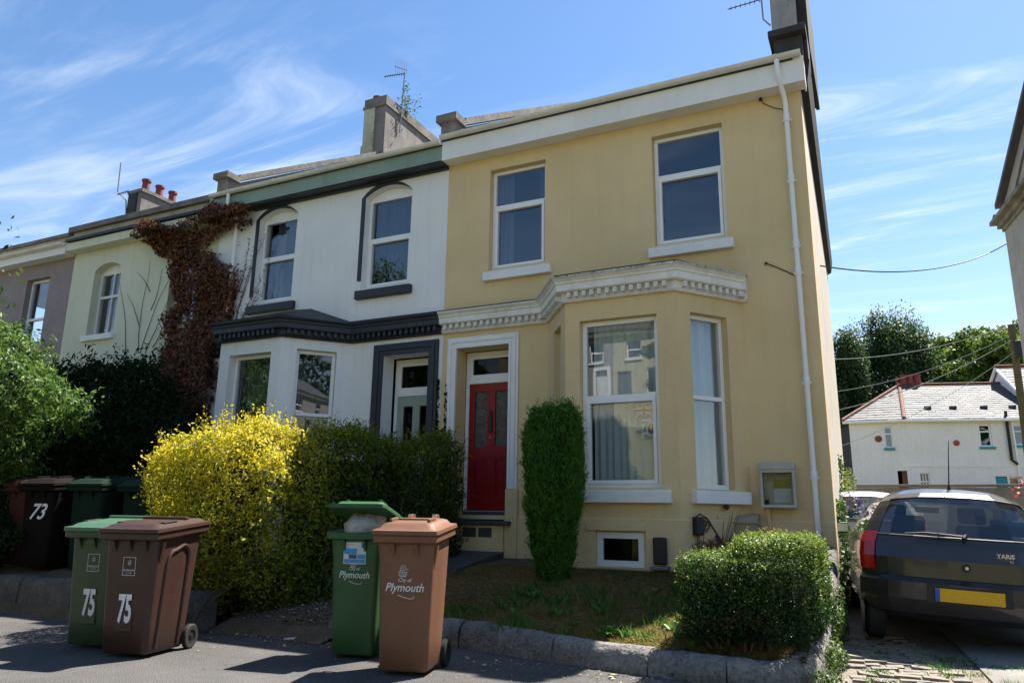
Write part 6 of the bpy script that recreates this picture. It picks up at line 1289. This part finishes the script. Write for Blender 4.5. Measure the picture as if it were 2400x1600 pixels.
tree('street_tree', (-10.6, -36, 7.0), 14.5, 1.9, TL, 'leafy tree before the houses across the street', 91, 30, 7000, .3, group='trees across the street'); tree('street_tree', (-22, -26, 3), 11.5, 2.6, TL, 'broad leafy tree on the bank across the street', 92, 30, 8000, .3, group='trees across the street')
opp('opposite_house', 16, 22, OC, 'cream house up the bank across the street, seen mirrored in the white bay', M('blue_door', (.04, .06, .16), .5), [(16.8, 17.9, 11.75, 13.2), (19.8, 20.9, 11.75, 13.2), (19.4, 21, 9.4, 11.0)], (17, 17.9, 10.9))
opp('opposite_house', 22.02, 28, M('opposite_white_render', (.75, .75, .73), .9), 'white house up the bank at the right end across the street', M('black_door', (.03, .03, .03), .5), [(22.8, 23.9, 11.75, 13.2), (26, 27.1, 11.75, 13.2), (25.6, 27.2, 9.4, 11.0)], (23, 23.9, 10.9))
opp('opposite_house', 40, 47, M('opposite_white_render', (.75, .75, .73), .9), 'white house far right up the bank, nearer of two', MATS['black_door'], [(41, 42.1, 11.75, 13.2), (44.5, 45.6, 11.75, 13.2)], (42.5, 43.4, 10.9))
opp('opposite_house', 47.02, 55, OG, 'grey house far right up the bank, farther of two', MATS['black_door'], [(48, 49.1, 11.75, 13.2), (52, 53.1, 11.75, 13.2)], (50, 50.9, 10.9))
for k, x_ in enumerate((44, 51, 58, 66)): tree('street_tree', (x_, -52, hz(-52)), hz(-52)+14, 4.4, TD, 'tall dark tree behind the far right houses across the street, %s' % ('nearest', 'second nearest', 'third nearest', 'farthest')[k], 193+k, 30, 6000, .5, group='trees across the street')
for k, (x_, y_) in enumerate(((-44, -37), (-51, -38), (-58, -36), (31, -37), (13, -35))): tree('street_tree', (x_, y_, hz(y_)), hz(y_)+(12 if k < 3 else 9), 3.6, TD, 'large dark tree across the street, %s' % ('nearest of the left three', 'middle of the left three', 'farthest left', 'far right', 'right of centre')[k], 93+k, 34, 8000, .38, group='trees across the street')
c_ = car((-12.2, -27.2, 4.15), R(90), 'yellow car parked on the bank across the street', YCAR, badge=False)
hg = [shrub('bank_hedge', (-26+7*k, -21.5, 2.3), (3.4, 1.2, 1.3), 2600, .22, SUNB, 'green hedge on the bank across the street, %s' % ('far left', 'left of centre', 'centre', 'right of centre', 'far right')[k], 100+k, cat='hedge') for k in range(5)]
# ------------------------------------------------------------------ fittings on the yellow house
MBX = M('meter_cabinet', (.52, .50, .45), .6, col2=(.38, .36, .32), scale=4, streak=.3, fine=.1); BEI = M('gas_box_beige', (.42, .33, .22), .7, col2=(.33, .26, .18), scale=3, streak=.2)
eb = thing('electric_meter_cabinet', (-1.15, -.08, 1.35), 'weathered white meter cabinet with clear door on the yellow wall by the downpipe', 'meter box')
m = MB(FACADE); m.box(-1.36, -1.34, .002, .15, 1.345, 1.875); m.box(-.97, -.95, .002, .15, 1.345, 1.875); m.box(-1.34, -.97, .002, .15, 1.345, 1.37); m.box(-1.34, -.97, .002, .15, 1.85, 1.875); m.box(-1.339, -.971, .002, .02, 1.371, 1.849); obj('case', m, MBX, eb, bevel=.004)
m = MB(FACADE); ring_frame(m, -1.365, -.945, 1.34, 1.80, .035, .151, .166); m.box(-1.365, -.945, .151, .17, 1.803, 1.885); obj('door_frame', m, MBX, eb, bevel=.004)
obj('door_glass', MB(FACADE).box(-1.33, -.98, .154, .158, 1.375, 1.765), GLASSC, eb)
obj('label_card', MB(FACADE).box(-1.22, -1.02, .021, .03, 1.58, 1.69), M('yellow_label', (.48, .36, .02), .6, col2=(.15, .24, .08), scale=18), eb)
obj('label_sheet', MB(FACADE).box(-1.22, -1.02, .021, .026, 1.40, 1.578), PALEST, eb); obj('fuse', MB(FACADE).box(-1.325, -1.285, .021, .06, 1.375, 1.44), BLACKP, eb)
m = MB(FACADE); m.tube([FACADE(-1.29, .03, 1.34), FACADE(-1.26, .03, .7)], .022, 8) if False else None
obj('conduit', MB().tube([(-1.30, -.05, 1.344), (-1.29, -.045, 1.1), (-1.26, -.04, .55)], .024, 8), YEL, eb, smooth=True)
gb_ = thing('gas_meter_box', (-1.55, -.15, .6), 'beige gas meter box with sloping lid at the foot of the yellow wall', 'meter box')
m = MB(); m.prism([(-.035, .55), (-.28, .55), (-.28, 1.15), (-.20, 1.235), (-.035, 1.27)], -1.72, -1.40, 'x'); obj('case', m, BEI, gb_, bevel=.008)
obj('door', MB().box(-1.69, -1.43, -.29, -.283, .60, 1.12), BEI, gb_, bevel=.004); obj('lid_lip', MB().box(-1.735, -1.385, -.297, -.27, 1.145, 1.165), BEI, gb_, bevel=.004)
jb = thing('cable_box', (-2.05, -.75, 1.0), 'black telecom junction box with loose coiled cables on the bay side', 'cable box')
m = MB(FR); m.box(.12, .235, .034, .11, 1.0, 1.215); obj('case', m, BLACKP, jb, bevel=.01); obj('cover', MB(FR).box(.125, .23, .112, .118, 1.02, 1.19), M('box_cover', (.03, .034, .04), .5), jb)
cm = MB()
def coil(pts, r=.005): cm.tube([FR(*p) for p in pts], r, 5)
for q in range(5):
    cxx, czz, rr = .27+.012*q, 1.10+.03*(q % 3), .03+.006*q; coil([(cxx+rr*math.cos(a), .06+.01*math.sin(3*a), czz+rr*1.2*math.sin(a)) for a in [2*math.pi*k/14 for k in range(15)]])
coil([(.16, .05, 1.21), (.22, .06, 1.25), (.34, .05, 1.20), (.5, .045, 1.0), (.66, .04, .78)], .009); coil([(.17, .05, 1.0), (.18, .05, .86), (.24, .06, .84), (.27, .06, 1.0)], .004); coil([(.2, .05, 1.0), (.2, .04, .6)], .005)
obj('cables', cm, BLACKP, jb)
obj('conduit_cover', MB(FR).hexa([(.60, .034, .62), (.68, .034, .62), (.50, .034, 1.0), (.46, .034, 1.0), (.60, .06, .62), (.68, .06, .62), (.50, .05, 1.0), (.46, .05, 1.0)]), BLACKP, jb)
dpv = thing('dead_plant', (-1.75, -.5, .6), 'dried brown plant stems against the wall by the gas meter box', 'plant'); m = MB()
for q in range(16):
    a, b = RNG.normal(size=2)*.10; m.tube([(-1.82, -.42, .55), (-1.82+a*.4, -.42+b*.3, .85), (-1.80+a*1.3, -.40+b*.5, 1.0+RNG.uniform(0, .32))], [.008, .006, .002], 5)
obj('stems', m, M('dry_stem', (.11, .055, .03), .9), dpv); obj('seed_head', MB().lathe([(.005, 0), (.03, .02), (.035, .05), (.01, .08)], (-1.74, -.40, 1.30), 8), MATS['dry_stem'], dpv, smooth=True)
ab = thing('air_vent', (-1.9, -.5, .8), 'dark slotted air brick low on the bay side', 'vent'); m = MB(FR); m.box(.30, .52, .031, .036, .80, .92); obj('plate', m, BEI, ab); m = MB(FR)
for k in range(4): m = MB(FR); m.box(.315, .505, .0365, .04, .812+k*.026, .826+k*.026); obj('slot', m, BLACKP, ab)
bp_ = thing('black_outlet', (-2.5, -.93, .6), 'black drain outlet cover beside the cellar window', 'outlet'); obj('cover', MB(FF).box(-2.52, -2.36, .034, .12, .66, .97), BLACKP, bp_, bevel=.02); obj('base', MB(FF).box(-2.55, -2.33, .034, .18, .60, .64), CONC, bp_, bevel=.01)
dbell = thing('doorbell', (-5.86, .05, 2.0), 'small black doorbell unit in the red door recess', 'doorbell'); obj('unit', MB().box(-5.877, -5.85, .02, .085, 2.02, 2.16), BLACKP, dbell, bevel=.006); obj('button', MB().lathe([(.012, .0), (.012, .004), (.002, .005)], (-5.8505, .05, 2.06), 10, 'x'), METAL, dbell)
mt = thing('doormat', (-5.4, -.02, 1.12), 'dark doormat on the step of the red door', 'doormat'); obj('mat', MB(FACADE).box(-5.75, -5.0, -.26, .08, 1.124, 1.14), M('coir', (.03, .025, .02), 1.0, bump=.8, bscale=120), mt, bevel=.005)
cw = thing('loose_wall_cable', (-1, 0, 4.4), 'short loose cable stub on the yellow wall near the downpipe', 'cable'); obj('cable', MB().tube([(-1.136, -.03, 4.53), (-1.0, -.012, 4.46), (-.80, -.012, 4.33)], .007, 5), BLACKP, cw); obj('clip', MB().box(-1.15, -1.12, -.04, -.002, 4.52, 4.545), BLACKP, cw)
c2 = thing('soffit_cable', (-.9, 0, 6.8), 'dark cable looping from the soffit to the downpipe top', 'cable'); obj('cable', MB().tube([(-1.06, -.03, 6.955), (-1.03, -.02, 6.88), (-.90, -.02, 6.78), (-.78, -.03, 6.72)], .006, 5), BLACKP, c2); obj('clip', MB().box(-1.08, -1.04, -.05, -.002, 6.93, 6.96), BLACKP, c2)
# flag and birthday card inside the bay window
GFR = lambda a, b, c: FF(a, b-.185, c)
fg = thing('flag', (-2.6, -.7, 2.5), 'small union flag hung inside the bay window top right', 'flag')
BLU = M('flag_blue', (.02, .04, .18), .8); RDF = M('flag_red', (.42, .05, .03), .8); WHF = M('flag_white', (.82, .82, .82), .8)
fx0, fx1, fz0, fz1 = -2.80, -2.53, 2.45, 2.63; fcx, fcz = (fx0+fx1)/2, (fz0+fz1)/2
obj('field', MB(GFR).box(fx0, fx1, 0, .002, fz0, fz1), BLU, fg)
def strip(p, q, w, lift, mat, name):
    dx, dz = q[0]-p[0], q[1]-p[1]; l = math.hypot(dx, dz); nx, nz = -dz/l*w/2, dx/l*w/2; m = MB(GFR); m.hexa([(p[0]-nx, lift-.0005, p[1]-nz), (q[0]-nx, lift-.0005, q[1]-nz), (q[0]+nx, lift-.0005, q[1]+nz), (p[0]+nx, lift-.0005, p[1]+nz), (p[0]-nx, lift, p[1]-nz), (q[0]-nx, lift, q[1]-nz), (q[0]+nx, lift, q[1]+nz), (p[0]+nx, lift, p[1]+nz)]); obj(name, m, mat, fg)
e_ = .012
strip((fx0+e_, fz0+e_), (fx1-e_, fz1-e_), .03, .003, WHF, 'saltire'); strip((fx0+e_, fz1-e_), (fx1-e_, fz0+e_), .03, .0038, WHF, 'saltire'); strip((fx0+e_, fz0+e_), (fx1-e_, fz1-e_), .011, .0046, RDF, 'saltire'); strip((fx0+e_, fz1-e_), (fx1-e_, fz0+e_), .011, .0054, RDF, 'saltire')
strip((fcx, fz0), (fcx, fz1), .06, .0062, WHF, 'cross'); strip((fx0, fcz), (fx1, fcz), .06, .007, WHF, 'cross'); strip((fcx, fz0), (fcx, fz1), .036, .0078, RDF, 'cross'); strip((fx0, fcz), (fx1, fcz), .036, .0086, RDF, 'cross')
bc = thing('birthday_card', (-2.6, -.7, 2.2), 'white card reading 70 taped inside the bay window', 'card'); obj('card', MB(GFR).box(-2.70, -2.53, .0, .003, 2.19, 2.43), WHF, bc)
SKB = M('card_blue', (.02, .22, .40), .6)
text('numeral', '7', .17, SKB, bc, Matrix.Translation((-2.652, YB+.185-.005, 2.325)) @ UPRIGHT, bold=.006); text('numeral', '0', .17, RDF, bc, Matrix.Translation((-2.578, YB+.185-.005, 2.295)) @ UPRIGHT, bold=.008)
m = MB(GFR); m.box(-2.67, -2.625, .004, .005, 2.205, 2.225); obj('card_mark', m, M('card_pink', (.45, .25, .32), .7), bc)

# ------------------------------------------------------------------ television aerials and the weed on the chimney
def aerial(name, base, mast, boom, el, tips, label, mat=METAL, el2=None):
    a = thing(name, base, label, 'aerial'); obj('mast', MB().tube(mast, .018, 6), mat, a); p, q = Vector(boom[0]), Vector(boom[1]); obj('boom', MB().tube([tuple(p), tuple(q)], .013, 6), DARKM, a)
    for k in range(el): c = p.lerp(q, (k+.3)/el); m = MB(); h = tips*(1-.35*k/el); m.tube([tuple(c+Vector((0, -.3*h, -h))), tuple(c+Vector((0, .3*h, h)))], .007, 5); obj('element', m, DARKM, a)
    if el2:
        p, q, n, h = el2; p, q = Vector(p), Vector(q); obj('boom', MB().tube([tuple(p), tuple(q)], .012, 6), METAL, a)
        for k in range(n): c = p.lerp(q, .1+.85*k/(n-1)); m = MB(); m.tube([tuple(c+Vector((0, 0, -h*.9))), tuple(c+Vector((0, 0, h)))], .005, 5); obj('element', m, METAL, a)
    return a
aerial('television_aerial', (-11.2, 5.6, 11.6), [(-11.20, 5.5, 11.5), (-11.16, 5.5, 12.4), (-11.13, 5.5, 13.35)], ((-11.13, 5.5, 13.33), (-11.80, 5.45, 13.38)), 9, .07, 'television aerial on the middle chimney above the white house', el2=((-11.50, 5.5, 13.66), (-11.05, 5.5, 13.40), 6, .27))
aerial('television_aerial', (-18.6, 3, 9.5), [(-18.5, 2.84, 9.2), (-18.6, 2.84, 9.75), (-19.02, 2.84, 10.08), (-19.06, 2.84, 11.0)], ((-18.55, 2.84, 10.02), (-18.95, 2.8, 9.98)), 6, .06, 'tall bent aerial mast on the chimney with red pots')
aerial('television_aerial', (-1.4, 5, 11.6), [(-1.29, 4.96, 11.5), (-1.42, 4.9, 11.65), (-1.44, 4.9, 12.6)], ((-1.44, 4.9, 12.15), (-2.14, 4.9, 12.13)), 7, .08, 'dark aerial on the right chimney at the top edge')
wd_ = thing('chimney_weed', (-11.3, 5.8, 12.1), 'leafy weed growing from the middle chimney top', 'weed')
P = np.concatenate([np.stack([-11.18+RNG.normal(size=150)*.10, 5.75+RNG.normal(size=150)*.12, RNG.uniform(12.2, 12.75, 150)], 1), np.stack([-11.14+RNG.normal(size=70)*.05, 5.6+RNG.normal(size=70)*.05, RNG.uniform(12.6, 13.1, 70)], 1), np.stack([-11.0+RNG.normal(size=60)*.16, 5.9+RNG.normal(size=60)*.1, RNG.uniform(12.2, 12.8, 60)], 1)])
leaf_mesh('foliage', P, np.tile([0, -1.0, .3], (len(P), 1)), .06, IVL, wd_, .6); m = MB()
for q in range(6): m.tube([(-11.2, 5.75, 12.0), (-11.2+RNG.normal()*.1, 5.75, 12.8)], [.008, .002], 4)
obj('stems', m, TWIG, wd_)

# stems and twigs are too fine to pick apart one by one
for o in scene.objects:
    if o.type == 'MESH' and o.name.split('.')[0] in ('stems', 'twigs', 'cables', 'lead_strip'): o['kind'] = 'stuff'
